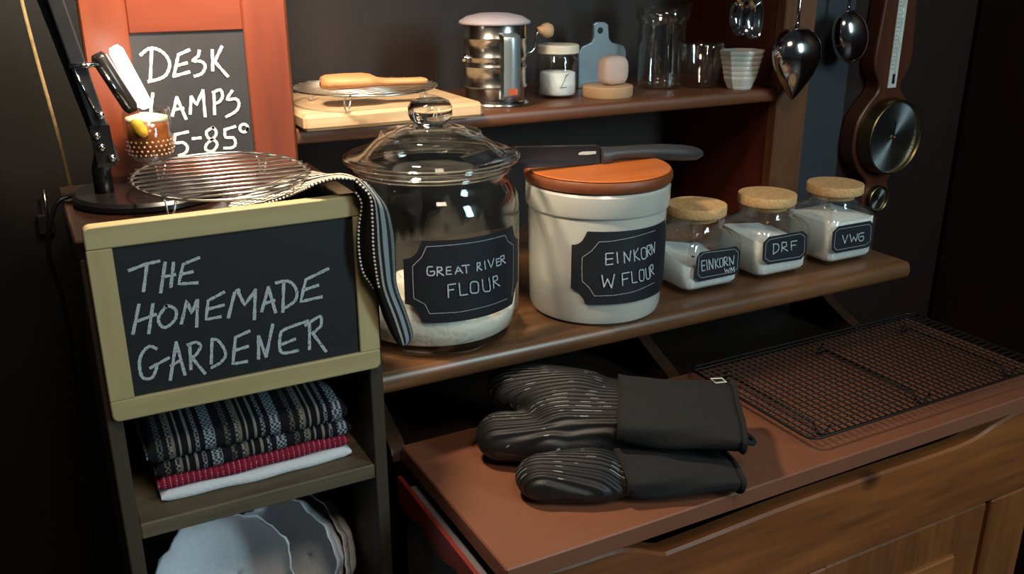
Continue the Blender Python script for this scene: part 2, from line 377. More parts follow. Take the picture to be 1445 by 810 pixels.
# ------------------------------------------------------------------ hutch
hu = thing('hutch', (.66, 1.1, CT), 'dark wooden hutch with two open shelves and curved brackets', 'hutch')
SX0, SX1 = .284, 1.065
def shelf_mesh(x0, x1, y0, y1, z0, z1, r):
    mb = MB(); prof = [(y1, z0), (y1, z1)]
    h = (z1-z0)/2
    prof += [(y0+r, z1)]+[(y0+r-r*math.sin(a), (z0+z1)/2+h*math.cos(a)) for a in np.linspace(.15, math.pi-.15, 9)]+[(y0+r, z0)]
    return mb.prism(prof, 0, x0, x1)
obj('lower_shelf', shelf_mesh(SX0, SX1, .812, 1.235, Z_S-.024, Z_S, .008), M['shelf'], hu, auto=40)
obj('upper_shelf', shelf_mesh(.272, .985, 1.016, 1.235, Z_U-.018, Z_U, .004), M['ushelf'], hu, auto=40)
obj('back_panel', MB().box((.25, 1.2355, CT), (1.045, 1.248, ZC+.27)), M['hutchback'], hu)
obj('side_panel', MB().box((.985, 1.036, Z_S), (1.0, 1.235, ZC+.25)), M['hutch'], hu)
obj('side_panel', MB().box((.257, 1.036, Z_S), (.272, 1.235, ZC+.25)), M['hutch'], hu)
obj('stile', MB().box((.985, 1.016, Z_S), (1.045, 1.036, ZC+.25), .002), M['stile'], hu)
obj('stile', MB().box((.250, 1.016, Z_S), (.272, 1.036, ZC+.25), .002), M['stile'], hu)
obj('top_rail', MB().box((.272, 1.016, ZC+.14), (.985, 1.036, ZC+.25), .002), M['stile'], hu)
obj('unseen_shade_top', MB().box((.24, 1.0, ZC+.25), (1.06, 1.2355, ZC+.27), .003), M['stile'], hu)  # unseen board above the view, added to shade the hutch interior
def bracket(X):
    fr = [(.845, Z_S-.024), (.862, Z_S-.03), (.92, Z_S-.05), (.94, Z_S-.07), (.935, Z_S-.085), (.90, Z_S-.102), (.868, Z_S-.115), (.857, Z_S-.13)]
    fr = [(p[0], p[1]) for p in smooth_line([np.array(q) for q in fr], 4)]
    return MB().prism(fr+[(1.0, CT), (1.0, Z_S-.024)], 0, X-.009, X+.009)
for X in (.318, .705, 1.046): obj('bracket', bracket(X), M['bracket'], hu, auto=40)

# ------------------------------------------------------------------ bookcase
bk = thing('bookcase', (.15, .88, 0), 'narrow weathered wooden bookcase behind the pale framed chalkboard', 'bookcase')
BX0, BX1 = .026, .275; BYB = .99
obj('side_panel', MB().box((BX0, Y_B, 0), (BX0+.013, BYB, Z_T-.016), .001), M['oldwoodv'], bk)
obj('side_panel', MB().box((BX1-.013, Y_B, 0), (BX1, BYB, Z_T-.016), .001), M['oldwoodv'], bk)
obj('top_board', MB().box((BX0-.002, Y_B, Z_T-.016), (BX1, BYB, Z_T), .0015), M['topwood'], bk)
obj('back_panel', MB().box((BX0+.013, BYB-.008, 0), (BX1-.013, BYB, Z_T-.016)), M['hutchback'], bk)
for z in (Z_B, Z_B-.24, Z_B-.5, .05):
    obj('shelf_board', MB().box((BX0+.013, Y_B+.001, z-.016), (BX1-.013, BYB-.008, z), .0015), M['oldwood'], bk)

# ------------------------------------------------------------------ chalk writing
def strokes(lst, ox, oy, sc, place, nrm, wd, curved=()):
    mb = MB()
    for k_, st in enumerate(lst):
        px = [np.array((ox+x/sc, oy+y/sc)) for x, y in st]
        px = smooth_line(px, 6) if len(px) > 4 else [a+(b-a)*k/4 for a, b in zip(px[:-1], px[1:]) for k in range(4)]+[px[-1]]
        q_ = [np.array(place(*p)) for p in px]; nn_ = [np.array(nrm(p) if callable(nrm) else nrm, float) for p in q_]
        mb.ribbon([p+n_/np.linalg.norm(n_)*k_*.00006 for p, n_ in zip(q_, nn_)], nrm, wd)
    return mb
def framed_board(name, label, x0, x1, z0, z1, yf, th, fw_, fmat, smat, loc, full=False, cr_=.006):
    t = thing(name, loc, label, 'chalkboard')
    ix0, ix1, iz0, iz1 = x0+fw_[0], x1-fw_[1], z0+fw_[2], z1-fw_[3]
    if full:
        obj('frame_rail', MB().box((ix0, yf+.0005, iz1), (ix1, yf+th, z1), .0012), fmat[0], t)
        obj('frame_rail', MB().box((ix0, yf+.0005, z0), (ix1, yf+th, iz0), .0012), fmat[0], t)
        for a, b in ((x0, ix0), (ix1, x1)): obj('frame_stile', MB().box((a, yf, z0), (b, yf+th, z1), .0015), fmat[1], t)
    else:
        q = [(cr_*(1-math.sin(a)), cr_*(1-math.cos(a))) for a in np.linspace(0, math.pi/2, 7)]
        top = [(x0, iz1), (x1, iz1)]+[(x1-a, z1-b) for a, b in q[::-1]]+[(x0+a, z1-b) for a, b in q]
        bot = [(x1, iz0), (x0, iz0)]+[(x0+a, z0+b) for a, b in q[::-1]]+[(x1-a, z0+b) for a, b in q]
        for pg in (top, bot):
            o = obj('frame_rail', MB().prism(pg, 1, yf, yf+th), fmat[0], t, auto=30); md = o.modifiers.new('b', 'BEVEL'); md.width = .0015; md.segments = 2; md.limit_method = 'ANGLE'; md.angle_limit = math.radians(60)
        obj('frame_stile', MB().box((x0, yf, iz0), (ix0, yf+th, iz1), .0008), fmat[1], t)
        obj('frame_stile', MB().box((ix1, yf, iz0), (x1, yf+th, iz1), .0008), fmat[1], t)
    obj('slate', MB().box((ix0, yf+.003, iz0), (ix1, yf+th-.001, iz1)), smat, t)
    return t
# pale framed board hung on the bookcase front
P0 = PY(115, 322, .768); P1 = PY(160, 598, .768); P2 = PY(538, 518, .768)
YS = .768
hg = framed_board('chalkboard', 'pale pine framed chalkboard reading THE HOMEMADE GARDENER', P0[0], P2[0], P1[2], P0[2], YS, .012, (.0195, .0195, .0195, .0195),
    (M['pineframe'], wood('pale_pine_upright', ['9c8c60', 'ad9d72', 'baac82'], 2, 7, .5, 0, .1, .08)), M['slate2'], (.15, .774, P1[2]))
pl = lambda x, y: PY(x, y, YS+.0026)
A = [[(50,128),(150,90),(220,75)],[(152,90),(132,245)],[(255,85),(230,252)],[(303,85),(288,220)],[(240,165),(310,152)],[(448,55),(358,92),(332,205),(438,198)],[(345,150),(410,135)]]
obj('chalk_lettering', strokes(A, 170, 350, 4.05, pl, (0, -1, 0), .0026), M['chalkg'], hg)
A = [[(105,325),(72,488)],[(185,322),(162,485)],[(90,420),(200,380)],[(262,330),(218,395),(228,440),(262,452),(310,410),(318,360),(290,335),(262,330)],
     [(348,430),(380,298),(405,372),(437,298)],[(440,298),(435,448)],[(590,252),(500,300),(488,408),(570,392)],[(495,350),(588,325)]]
B = [[(50,395),(85,255),(110,240)],[(100,240),(142,325),(205,240)],[(203,240),(198,405)],[(278,225),(240,360)],[(278,225),(318,365)],[(260,315),(310,298)],[(365,195),(360,362)],
     [(322,198),(385,188),(425,215),(440,260),(425,305),(365,345)],[(618,118),(490,180),(462,305),(580,278)],[(475,240),(560,212)]]
mb = strokes(A, 170, 350, 4.05, pl, (0, -1, 0), .0026); m2 = strokes(B, 310, 350, 4.047, pl, (0, -1, 0), .0028); mb.add(m2.v, m2.f)
obj('chalk_lettering', mb, M['chalkg'], hg)
A = [[(205,575),(165,562),(125,600),(108,660),(125,738),(178,742),(205,690),(205,665)],[(172,685),(275,628)],[(318,540),(285,752)],[(318,540),(368,722)],[(290,672),(345,640)],[(395,550),(402,690)],
     [(385,552),(430,538),(458,560),(430,610),(400,625)],[(405,622),(482,715)],[(522,525),(518,658)],[(522,520),(560,530),(600,600),(575,650),(520,682)]]
B = [[(168,475),(90,510),(75,662),(155,648)],[(85,585),(160,562)],[(222,505),(222,630)],[(222,505),(265,618)],[(265,618),(302,438)],[(505,415),(375,462),(345,500),(352,595),(445,585)],[(358,548),(428,520)],
     [(512,435),(512,575)],[(490,440),(570,390),(580,420),(572,450),(530,485)],[(530,485),(605,588)]]
mb = strokes(A, 170, 350, 4.05, pl, (0, -1, 0), .0026); m2 = strokes(B, 310, 350, 4.047, pl, (0, -1, 0), .0028); mb.add(m2.v, m2.f)
obj('chalk_lettering', mb, M['chalkg'], hg)
# red framed board standing on the bookcase
YR = .973
Q0 = PY(108, 0, YR); Q1 = PY(412, 130, YR); S0 = PY(182, 48, YR); S1 = PY(352, 130, YR)
rb = framed_board('chalkboard', 'red cherry framed chalkboard reading DESK LAMPS on the bookcase top', Q0[0], Q1[0], Z_T, S0[2]+.046, YR, .016,
    (S0[0]-Q0[0], Q1[0]-S1[0], .019, .046), (wood('red_cherry_rail', ['672d1b', '7c3921', '864227'], 0, 6, .38, .15, .06, .1), M['cherry']), M['slate'], (.16, .97, Z_T), True)
pr = lambda x, y: PY(x, y, YR+.0026)
D1 = [[(130,95),(122,290)],[(62,122),(110,85),(160,85),(215,120),(245,180),(225,245),(180,275),(112,292)],[(368,92),(300,122),(285,190),(272,258)],[(285,192),(352,175)],[(272,258),(368,232)],
      [(432,98),(425,130),(392,160),(445,165),(470,195),(450,240),(405,258)],[(515,95),(518,220)],[(575,72),(530,165)],[(530,165),(612,258)]]
D2 = [[(138,370),(130,430),(122,520)],[(122,520),(180,512)],[(290,395),(262,508)],[(290,395),(348,528)],[(275,470),(330,462)],[(375,495),(382,390)],[(382,390),(415,440),(455,350)],[(455,350),(470,512)],[(525,365),(530,498)],
      [(520,362),(565,345),(580,385),(560,420),(530,432)],[(640,352),(610,405),(665,402),(685,435),(665,480),(605,515)]]
D3 = [[(360,612),(280,630)],[(280,630),(278,680),(330,680),(358,710),(345,745),(305,762)],[(392,655),(440,650)],[(520,585),(480,610),(490,650),(535,670),(545,700),(515,735),(475,725),(480,690),(530,645),(540,610),(520,585)],
      [(660,578),(595,598)],[(595,598),(600,645),(650,650),(662,690),(640,712),(592,715)],[(715+25*math.cos(a), 588+25*math.sin(a)) for a in np.linspace(0, 6.9, 11)]]
for D in (D1, D2, D3): obj('chalk_lettering', strokes(D, 185, 50, 4.5, pr, (0, -1, 0), .0029), M['chalkw'], rb)

# ------------------------------------------------------------------ big glass flour jar
JX, JY = .386, .904; JR = .0945
jar = thing('flour_jar', (JX, JY, Z_S), 'large round glass jar labelled GREAT RIVER FLOUR on the lower shelf', 'jar')
out = [(.0, .0), (.082, .0), (.088, .004), (.0925, .014), (JR, .03), (JR, .145), (.093, .158), (.088, .168), (.0835, .175), (.082, .182), (.085, .187), (.085, .192)]
inn = [(.080, .192), (.078, .182), (.080, .175), (.085, .166), (.0895, .156), (.0905, .145), (.0905, .03), (.0885, .016), (.08, .010), (0, .010)]
obj('jar_body', MB().lathe(out+inn, (JX, JY, Z_S), 96), M['glass'], jar, True)
lidp = [(.078, .1945), (.091, .1955), (.0945, .199), (.0935, .2025), (.088, .2035), (.080, .204), (.0735, .207), (.066, .2135), (.057, .2195), (.046, .2245), (.038, .227), (.036, .2295), (.028, .2315), (.020, .233)]
lidi = [(.019, .2295), (.028, .2285), (.034, .2265), (.045, .2215), (.055, .2165), (.064, .2105), (.071, .2045), (.076, .2005), (.076, .19), (.078, .19)]
ld = obj('jar_lid', MB().lathe(lidp+lidi, (JX, JY, Z_S), 96), M['glass'], jar, True)
def torus(r, z, m): return MB().lathe([(r+m*math.cos(a), z+m*math.sin(a)) for a in np.linspace(0, 2*math.pi, 13)[:-1]], (JX, JY, Z_S), 96, closed=True)
obj('lid_rim', torus(.0935, .1995, .0028), M['sglass'], ld, True)
obj('neck_ring', torus(.0845, .1885, .0026), M['sglass'], jar, True)
obj('lid_rib', MB().lathe([(.050, .2235), (.053, .226), (.056, .2205)], (JX, JY, Z_S), 64), M['glass'], ld, True)
obj('knob', MB().lathe([(0, .231), (.016, .231), (.0165, .235), (.021, .2385), (.0235, .244), (.0235, .252), (.020, .258), (.013, .2605), (0, .261)], (JX, JY, Z_S), 48), M['sglass'], jar, True)
fl = MB(); rows = []
for i in range(15):
    r = i/14*.0895; row = []
    for j in range(64):
        a = 2*math.pi*j/64; x = r*math.cos(a); y = r*math.sin(a)
        z = .047-.17*x+.010*math.sin(x*38+1.2)*math.cos(y*45)+.004*math.sin(x*160+y*90)+.003*math.sin(y*210)
        row.append((JX+x, JY+y, Z_S+z))
    rows.append(row)
for q in (.03, .014, .0115):
    rr = {.03: .0898, .014: .086, .0115: .079}[q]
    rows.append([(JX+rr*math.cos(2*math.pi*j/64), JY+rr*math.sin(2*math.pi*j/64), Z_S+q) for j in range(64)])
rows.append([(JX, JY, Z_S+.0112)]*64)
obj('flour_heap', fl.grid(rows, True), M['flour'], jar, True, label='cream flour filling the bottom of the jar')
def wrap_label(cx, cy, R, pl_, pr_, pt, pb, notch_s, notch_z, n=60):
    """label on a cylinder from px of left edge, right edge, a top point, a bottom point"""
    th = lambda p: math.atan2(p[1]-cy, p[0]-cx)
    a0 = th(PC(*pl_, cx, cy, R)); a1 = th(PC(*pr_, cx, cy, R)); z1 = PC(*pt, cx, cy, R)[2]; z0 = PC(*pb, cx, cy, R)[2]
    W = (a1-a0)*R; cols = []
    for i in range(n+1):
        s = W*(.5-.5*math.cos(math.pi*i/n)) if False else W*i/n
        d = min(s, W-s); k = 0
        if d < notch_s: k = notch_z*math.sqrt(max(0, 1-(d/notch_s)**2))
        a = a0+s/R
        cols.append([(cx+R*math.cos(a), cy+R*math.sin(a), z0+k), (cx+R*math.cos(a), cy+R*math.sin(a), z1-k)])
    return MB().grid(cols)
RL = JR+.0006; RT = JR+.0012
lb = obj('label', wrap_label(JX, JY, RL, (570, 395), (731, 378), (600, 340), (600, 456), .0185, .02), M['labelblack'], jar, True, label='black label with white writing')
pj = lambda x, y: PC(x, y, JX, JY, RT)
nj = lambda p: (p[0]-JX, p[1]-JY, 0)
BR = [[(225,152),(340,145),(480,132),(650,108),(825,65)],[(825,65),(845,110),(888,140)],[(888,140),(887,270),(886,400)],[(886,400),(882,470),(875,530)],[(840,548),(700,600),(500,645),(370,656),(250,662)],[(250,662),(215,590),(130,545)],[(130,545),(124,420),(120,300)],[(120,300),(190,230),(225,152)]]
obj('label_border', strokes(BR, 560, 320, 5.4, pj, nj, .0008), M['line'], lb)
T1 = [[(270,305),(235,310),(235,365),(280,368),(285,340),(255,342)],[(308,372),(308,308)],[(308,308),(340,308),(345,330),(312,340)],[(312,340),(355,370)],[(410,305),(378,308),(378,362),(415,360)],[(378,335),(408,333)],[(445,358),(465,302),(500,352)],[(452,338),(490,334)],[(495,296),(550,290)],[(525,292),(530,350)],
      [(610,335),(610,275)],[(610,275),(632,272),(632,295),(612,305)],[(612,305),(645,328)],[(665,262),(672,320)],[(690,252),(715,310),(735,240)],[(775,240),(752,245),(757,298),(782,290)],[(755,268),(775,264)],[(788,285),(785,225)],[(785,225),(810,215),(812,240),(790,252)],[(790,252),(822,275)],
      [(445,432),(388,440),(392,535)],[(390,482),(430,475)],[(472,428),(480,520),(535,512)],[(580,415),(558,430),(560,495),(590,502),(615,490),(612,425),(580,415)],[(645,400),(655,480),(685,490),(705,475),(695,388)],[(732,465),(725,380)],[(725,380),(755,370),(760,400),(730,415)],[(730,415),(775,448)]]
obj('lettering', strokes(T1, 560, 320, 5.4, pj, nj, .0013), M['ink'], lb)

# ------------------------------------------------------------------ stoneware crock
KX, KY = .588, .885; KR = .0815
cr = thing('crock', (KX, KY, Z_S), 'cream stoneware crock labelled EINKORN W FLOUR with an orange wooden lid', 'crock')
prof = [(0, 0), (.070, 0), (.0765, .004), (.079, .012), (.0805, .06), (KR, .12), (KR, .128), (.0838, .1295), (.0848, .132), (.0848, .153), (.083, .156), (.078, .156), (.076, .12), (.074, .01), (0, .008)]
obj('crock_body', MB().lathe(prof, (KX, KY, Z_S), 96), M['ceramic'], cr, auto=28)
ld = obj('lid', MB().lathe([(0, .1565), (.080, .1565), (.085, .158), (.0865, .162), (.0865, .1675), (.085, .170), (.0845, .1702), (0, .1702)], (KX, KY, Z_S), 96), M['lidside'], cr, auto=35)
obj('lid_top', MB().lathe([(0, .1704), (.0825, .1704), (.0842, .1712), (.083, .1722), (.0, .1722)], (KX, KY, Z_S), 96), M['lid'], ld, auto=35)
RL = .0812
def crock_r(z): return .0805+(KR-.0805)*(z-Z_S-.06)/.06
lb = obj('label', wrap_label(KX, KY, .0823, (806, 377), (940, 355), (840, 327), (840, 430), .016, .017), M['labelblack'], cr, True, label='black label with white writing')
pk = lambda x, y: PC(x, y, KX, KY, .0829)
nk = lambda p: (p[0]-KX, p[1]-KY, 0)
BR = [[(125,365),(122,460),(125,560)],[(125,365),(200,315),(262,240)],[(262,240),(330,236),(400,228),(560,195),(720,146)],[(125,560),(180,610),(225,680)],[(225,680),(320,678),(400,672),(560,640),(715,570)]]
obj('label_border', strokes(BR, 800, 300, 5.786, pk, nk, .0008), M['line'], lb)
T2 = [[(378,330),(318,335),(318,428),(375,420)],[(318,382),(372,376)],[(408,325),(415,412)],[(470,410),(465,322)],[(465,322),(510,395)],[(510,395),(520,312)],[(545,305),(552,395)],[(580,290),(548,350)],[(548,350),(592,385)],[(625,285),(605,300),(608,365),(625,378),(645,360),(642,295),(625,285)],[(655,360),(652,272)],[(652,272),(675,262),(678,300),(656,315)],[(656,315),(682,345)],[(690,335),(685,258)],[(685,258),(708,325)],[(708,325),(712,240)],
      [(285,510),(302,605)],[(302,605),(330,540)],[(330,540),(362,612)],[(362,612),(385,502)],[(505,485),(448,495),(452,592)],[(450,545),(492,535)],[(522,480),(530,572),(568,565)],[(605,465),(585,475),(588,545),(605,555),(622,540),(620,470),(605,465)],[(635,455),(642,530),(655,538),(668,525),(662,442)],[(675,520),(672,430)],[(672,430),(692,422),(695,455),(676,470)],[(676,470),(700,500)]]
obj('lettering', strokes(T2, 800, 300, 5.786, pk, nk, .0013), M['ink'], lb)

# knife in its sheath, standing on edge in the lid
KZ = Z_S+.1725; YK = .893
kn = thing('kitchen_knife', (.62, YK, KZ), 'black sheathed kitchen knife with grey handle on the crock lid', 'knife')
def kp(x, y): p = PY(x, y, YK); return (p[0], max(p[2], KZ))
def knife_plate(px, y0, y1): return MB().prism([kp(*p) for p in px], 1, y0, y1)
obj('sheath', knife_plate([(650, 222), (690, 210), (735, 207), (843, 205), (856, 236), (735, 237), (675, 237)], YK-.004, YK+.004), M['knife'], kn, auto=40)
obj('sheath_slot', knife_plate([(724, 224), (766, 224), (803, 228), (803, 231), (766, 229), (724, 229)], YK-.0046, YK-.0039), M['dark'], kn)
obj('printed_mark', knife_plate([(814, 215), (820, 213), (838, 212.5), (838, 216), (826, 217.5), (814, 217.5)], YK-.0046, YK-.0039), M['paper'], kn, label='small white printed mark')
hpts = [(846, 207, 221, 235), (852, 207, 221, 235), (862, 207, 217, 227), (880, 206, 215, 224), (905, 204, 214, 224), (935, 203, 214, 226), (962, 204, 215, 227), (980, 207, 216, 226), (989, 211, 216, 221)]
rows = []
for x, t, m_, b_ in hpts:
    a = PY(x, t, YK); b = PY(x, b_, YK); c = (a+b)/2; h = (a-b)/2; hh = np.linalg.norm(h)
    rows.append([(c[0]+h[0]*math.cos(q), YK+.009*min(1, hh/.008)*math.sin(q), c[2]+h[2]*math.cos(q)) for q in np.linspace(0, 2*math.pi, 17)[:-1]])
mb = MB().grid(rows, True); mb.f += [tuple(range(16)), tuple(range(len(mb.v)-16, len(mb.v)))]
obj('handle', mb, M['handle'], kn, auto=50)

# ------------------------------------------------------------------ three square jars
def rsq(hw, r, n=6):
    pts = []
    for cx, cy, a0 in ((1, 1, 0), (-1, 1, 90), (-1, -1, 180), (1, -1, 270)):
        for k in range(n+1):
            a = math.radians(a0+90*k/n); pts.append((cx*(hw-r)+r*math.cos(a), cy*(hw-r)+r*math.sin(a)))
    return pts
def sq_loft(cx, cy, rings):
    rows = [[(cx+x, cy+y, z) for x, y in rsq(hw, min(r, hw*.999))] for hw, r, z in rings]
    return MB().grid(rows, True)
FJ = .846; HW = .0455; JYC = FJ+HW
def square_jar(cx, label, fill, seed, outline, border, text):
    t = thing('square_jar', (cx, JYC, Z_S), label, 'jar', 'cork-topped square glass jars on the lower shelf')
    z = Z_S
    ext = [(.001, .001, z), (.036, .01, z), (.042, .012, z+.002), (HW, .012, z+.008), (HW, .012, z+.060), (.044, .014, z+.067), (.040, .02, z+.073), (.035, .035, z+.077), (.034, .034, z+.080), (.0365, .0365, z+.086), (.0365, .0365, z+.093), (.033, .033, z+.093), (.032, .032, z+.079), (.037, .02, z+.0715), (.0425, .012, z+.06), (.0425, .012, z+.010), (.038, .01, z+.006), (.001, .001, z+.006)]
    obj('jar_body', sq_loft(cx, JYC, ext), M['gglass'], t, auto=50)
    obj('cork_lid', MB().lathe([(0, .086), (.027, .086), (.0275, .0935), (.0375, .0938), (.0382, .0948), (.0382, .105), (.0375, .106), (0, .1062)], (cx, JYC, z), 48), M['cork'], t, auto=40)
    # flour filling
    rows = [[(cx+x, JYC+y, z+.0065) for x, y in rsq(.0005, .0004)], [(cx+x, JYC+y, z+.0065) for x, y in rsq(.038, .01)], [(cx+x, JYC+y, z+.012) for x, y in rsq(.0421, .0118)]]
    def top(x, y): return fill(x/.042, y/.042)+.0015*math.sin(x*260+seed)*math.cos(y*230)
    for hw in (.0421, .0405, .034, .026, .018, .010, .002):
        rows.append([(cx+x, JYC+y, z+top(x, y)) for x, y in rsq(hw, hw*.28)])
    obj('flour', MB().grid(rows, True), M['flourw'], t, True)
    P = lambda x, y, d: PY(975+x/5.352, 310+y/5.352, FJ-d)
    o = outline; n = len(o)
    mb = MB(); v = [P(x, y, .0013) for x, y in o]+[P(x, y, .0001) for x, y in o]
    mb.add(v, [tuple(range(n))]+[(i, (i+1) % n, n+(i+1) % n, n+i) for i in range(n)])
    lb = obj('label', mb, M['labelblack'], t, label='small black label with white writing')
    pp = lambda x, y: PY(x, y, FJ-.0018)
    mb = MB()
    for a, b in zip(border[:-1], border[1:]):
        mb.ribbon([pp(975+a[0]/5.352, 310+a[1]/5.352), pp(975+b[0]/5.352, 310+b[1]/5.352)], (0, -1, 0), .0008)
    obj('label_border', mb, M['line'], lb)
    obj('lettering', strokes(text, 975, 310, 5.352, pp, (0, -1, 0), .0013), M['ink'], lb)
    return t
square_jar(.7435, 'square cork-lidded jar labelled EINKORN, under half full, next to the crock', lambda x, y: .034+.008*y-.004*x+.01*max(0, -x-.2), 1,
    [(70,245),(345,200),(375,238),(365,380),(325,415),(60,470),(25,435),(45,285)], [(98,252),(330,222),(358,248),(350,370),(318,395),(75,440),(52,410),(62,285),(98,252)],
    [[(105,308),(80,312),(84,388),(108,382)],[(82,348),(104,344)],[(118,305),(124,380)],[(140,378),(135,302)],[(135,302),(165,370)],[(165,370),(165,295)],[(180,298),(185,368)],[(205,292),(184,335)],[(184,335),(210,362)],[(225,290),(215,300),(218,350),(228,355),(240,340),(238,295),(225,290)],[(250,350),(248,285)],[(248,285),(270,282),(270,310),(250,318)],[(250,318),(278,345)],[(292,345),(285,280)],[(285,280),(315,335)],[(315,335),(322,272)],
     [(250,368),(258,395)],[(258,395),(268,375)],[(268,375),(278,395)],[(278,395),(288,365)],[(295,392),(298,360)],[(298,360),(308,380)],[(308,380),(320,355)],[(320,355),(322,388)]])
square_jar(.862, 'square cork-lidded jar labelled DRF, middle of the three', lambda x, y: .050+.004*y-.006*x, 4,
    [(590,130),(845,85),(880,115),(872,250),(830,300),(580,340),(538,305),(545,175)], [(595,150),(830,105),(862,130),(855,250),(820,280),(595,315),(560,290),(568,180),(595,150)],
    [[(625,185),(622,260)],[(618,185),(655,185),(664,210),(655,235),(622,260)],[(685,240),(688,172)],[(688,172),(720,170),(722,200),(690,212)],[(690,212),(730,235)],[(800,158),(755,165),(758,230)],[(756,195),(790,190)]])
square_jar(.9865, 'square cork-lidded jar labelled VWG, filled to the shoulder, at the shelf end', lambda x, y: .0655-.004*max(abs(x), abs(y))**2, 8,
    [(1115,50),(1355,8),(1380,35),(1372,165),(1335,210),(1095,255),(1060,225),(1070,95)], [(1120,72),(1345,35),(1362,55),(1355,160),(1320,190),(1100,230),(1082,205),(1092,95),(1120,72)],
    [[(1145,118),(1162,178)],[(1162,178),(1185,115)],[(1200,112),(1212,165)],[(1212,165),(1228,130)],[(1228,130),(1245,160)],[(1245,160),(1258,105)],[(1305,98),(1275,105),(1262,135),(1278,160),(1300,150),(1300,125),(1275,130)]])

# ------------------------------------------------------------------ wire racks
def rect_rack():
    x0, x1, y0, y1, zt = .706, 1.118, .628, .84, Z_C+.016
    t = thing('cooling_rack', ((x0+x1)/2, (y0+y1)/2, Z_C), 'large rectangular black wire cooling rack on the terracotta counter', 'cooling rack')
    r = .012
    loop = [(x1-r+r*math.cos(a), y1-r+r*math.sin(a)) for a in np.linspace(0, math.pi/2, 6)]+[(x0+r+r*math.cos(a), y1-r+r*math.sin(a)) for a in np.linspace(math.pi/2, math.pi, 6)]+[(x0+r+r*math.cos(a), y0+r+r*math.sin(a)) for a in np.linspace(math.pi, 1.5*math.pi, 6)]+[(x1-r+r*math.cos(a), y0+r+r*math.sin(a)) for a in np.linspace(1.5*math.pi, 2*math.pi, 6)]
    obj('rim_wire', MB().tube([(a, b, zt) for a, b in loop], .0018, 8, closed=True), M['blackmetal'], t, True)
    w0 = None
    for i in range(20):
        y = y0+(i+1)*(y1-y0)/21
        if w0 is None: w0 = obj('wire', MB().tube([(x0, y, zt+.0008), (x1, y, zt+.0008)], .00085, 5), M['blackmetal'], t)
        else: c = w0.copy(); COL.objects.link(c); c.parent = t; c.location = (0, i*(y1-y0)/21, 0)
    w0 = None; n = 40
    for i in range(n):
        x = x0+(i+1)*(x1-x0)/(n+1)
        if w0 is None: w0 = obj('wire', MB().tube([(x, y0, zt-.0005), (x, y1, zt-.0005)], .00085, 5), M['blackmetal'], t)
        else: c = w0.copy(); COL.objects.link(c); c.parent = t; c.location = (i*(x1-x0)/(n+1), 0, 0)
    for fx in (.10, .5, .9):
        x = x0+(x1-x0)*fx
        pts = [(x+.008, y0+.02, zt-.003), (x, y0+.02, Z_C+.0018), (x-.004, y0+.026, Z_C+.0018), (x-.004, y0+.034, zt-.0035), (x-.004, y1-.034, zt-.0035), (x-.004, y1-.026, Z_C+.0018), (x, y1-.02, Z_C+.0018), (x+.008, y1-.02, zt-.003)]
        obj('leg_wire', MB().tube(pts, .0016, 6), M['blackmetal'], t, True)
rect_rack()
def round_rack(cx, cy, zc, r, zf, tilt, nw, label, mat, ring=.0014, wire=.0011, rot=0.0, legs=((-.6, -.55), (.6, -.55), (-.55, .6), (.55, .6)), foot=None):
    zf0 = zf
    t = thing('round_wire_rack', (cx, cy, zf), label, 'wire rack')
    ct, st = math.cos(tilt), math.sin(tilt); cr_, sr_ = math.cos(rot), math.sin(rot)
    def T(x, y, z=0):
        x, y = x*cr_-y*sr_, x*sr_+y*cr_
        return (cx+x, cy+y*ct-z*st, zc+y*st+z*ct)
    obj('rim_wire', MB().tube([T(r*math.cos(a), r*math.sin(a)) for a in np.linspace(0, 2*math.pi, 49)[:-1]], ring, 8, closed=True), mat, t, True)
    for i in range(nw):
        y = -r+(i+1)*2*r/(nw+1); h = math.sqrt(r*r-y*y)
        obj('wire', MB().tube([T(-h-.003, y, .0012), T(h+.003, y, .0012)], wire, 6), mat, t, True)
    for lx, ly in legs:
        a = T(lx*r*1.18-.006, ly*r*1.05, -.001); b = T(lx*r*1.18+.006, ly*r*1.05, -.001); s = .004
        zf = zf0+(foot((a[0]+b[0])/2, (a[1]+b[1])/2) if foot else 0)
        mid = ((a[0]+b[0])/2, (a[1]+b[1])/2, zf+.001)
        top_ = max(a[2], b[2])+.008
        obj('leg_wire', MB().tube([a, (a[0]+.003, a[1]-.001, a[2]-.002), (mid[0]-s*.6, mid[1], zf+.004), mid, (mid[0]+s*.6, mid[1], zf+.004), b], ring*.8, 6), mat, t, True)
    return t
round_rack(.158, .862, ZC-.1885, .0775, Z_T, math.radians(4), 11, 'round steel wire rack glinting under the lamp on the bookcase top', M['rackwire'], .0013, .0011, 0, ((-.6, -.62), (.62, -.55), (-.5, .75), (.55, .7)), lambda x, y: .0096 if math.hypot(x-.098, y-.905) < .069 else (.0065 if x > .17 else 0))
bb = PZ(560, 140, Z_U+.014)
BB0, BB1 = .274, .492
board = obj('bread_board', MB().box((BB0, .99, Z_U+.0003), (BB1, 1.175, Z_U+.0185), .004), M['maple'], loc=(.4, 1.08, Z_U))
tag(board, 'thick pale maple bread board on the upper shelf', 'board')
c0 = PZ(515, 122, Z_U+.038)
round_rack(c0[0], c0[1], Z_U+.038, .082, Z_U+.0185, 0, 12, 'round wire rack holding the wooden paddle on the bread board', M['rackwire'], .0013, .001, .05, ((-.45, -.6), (.5, -.6), (-.5, .6), (.5, .6)))
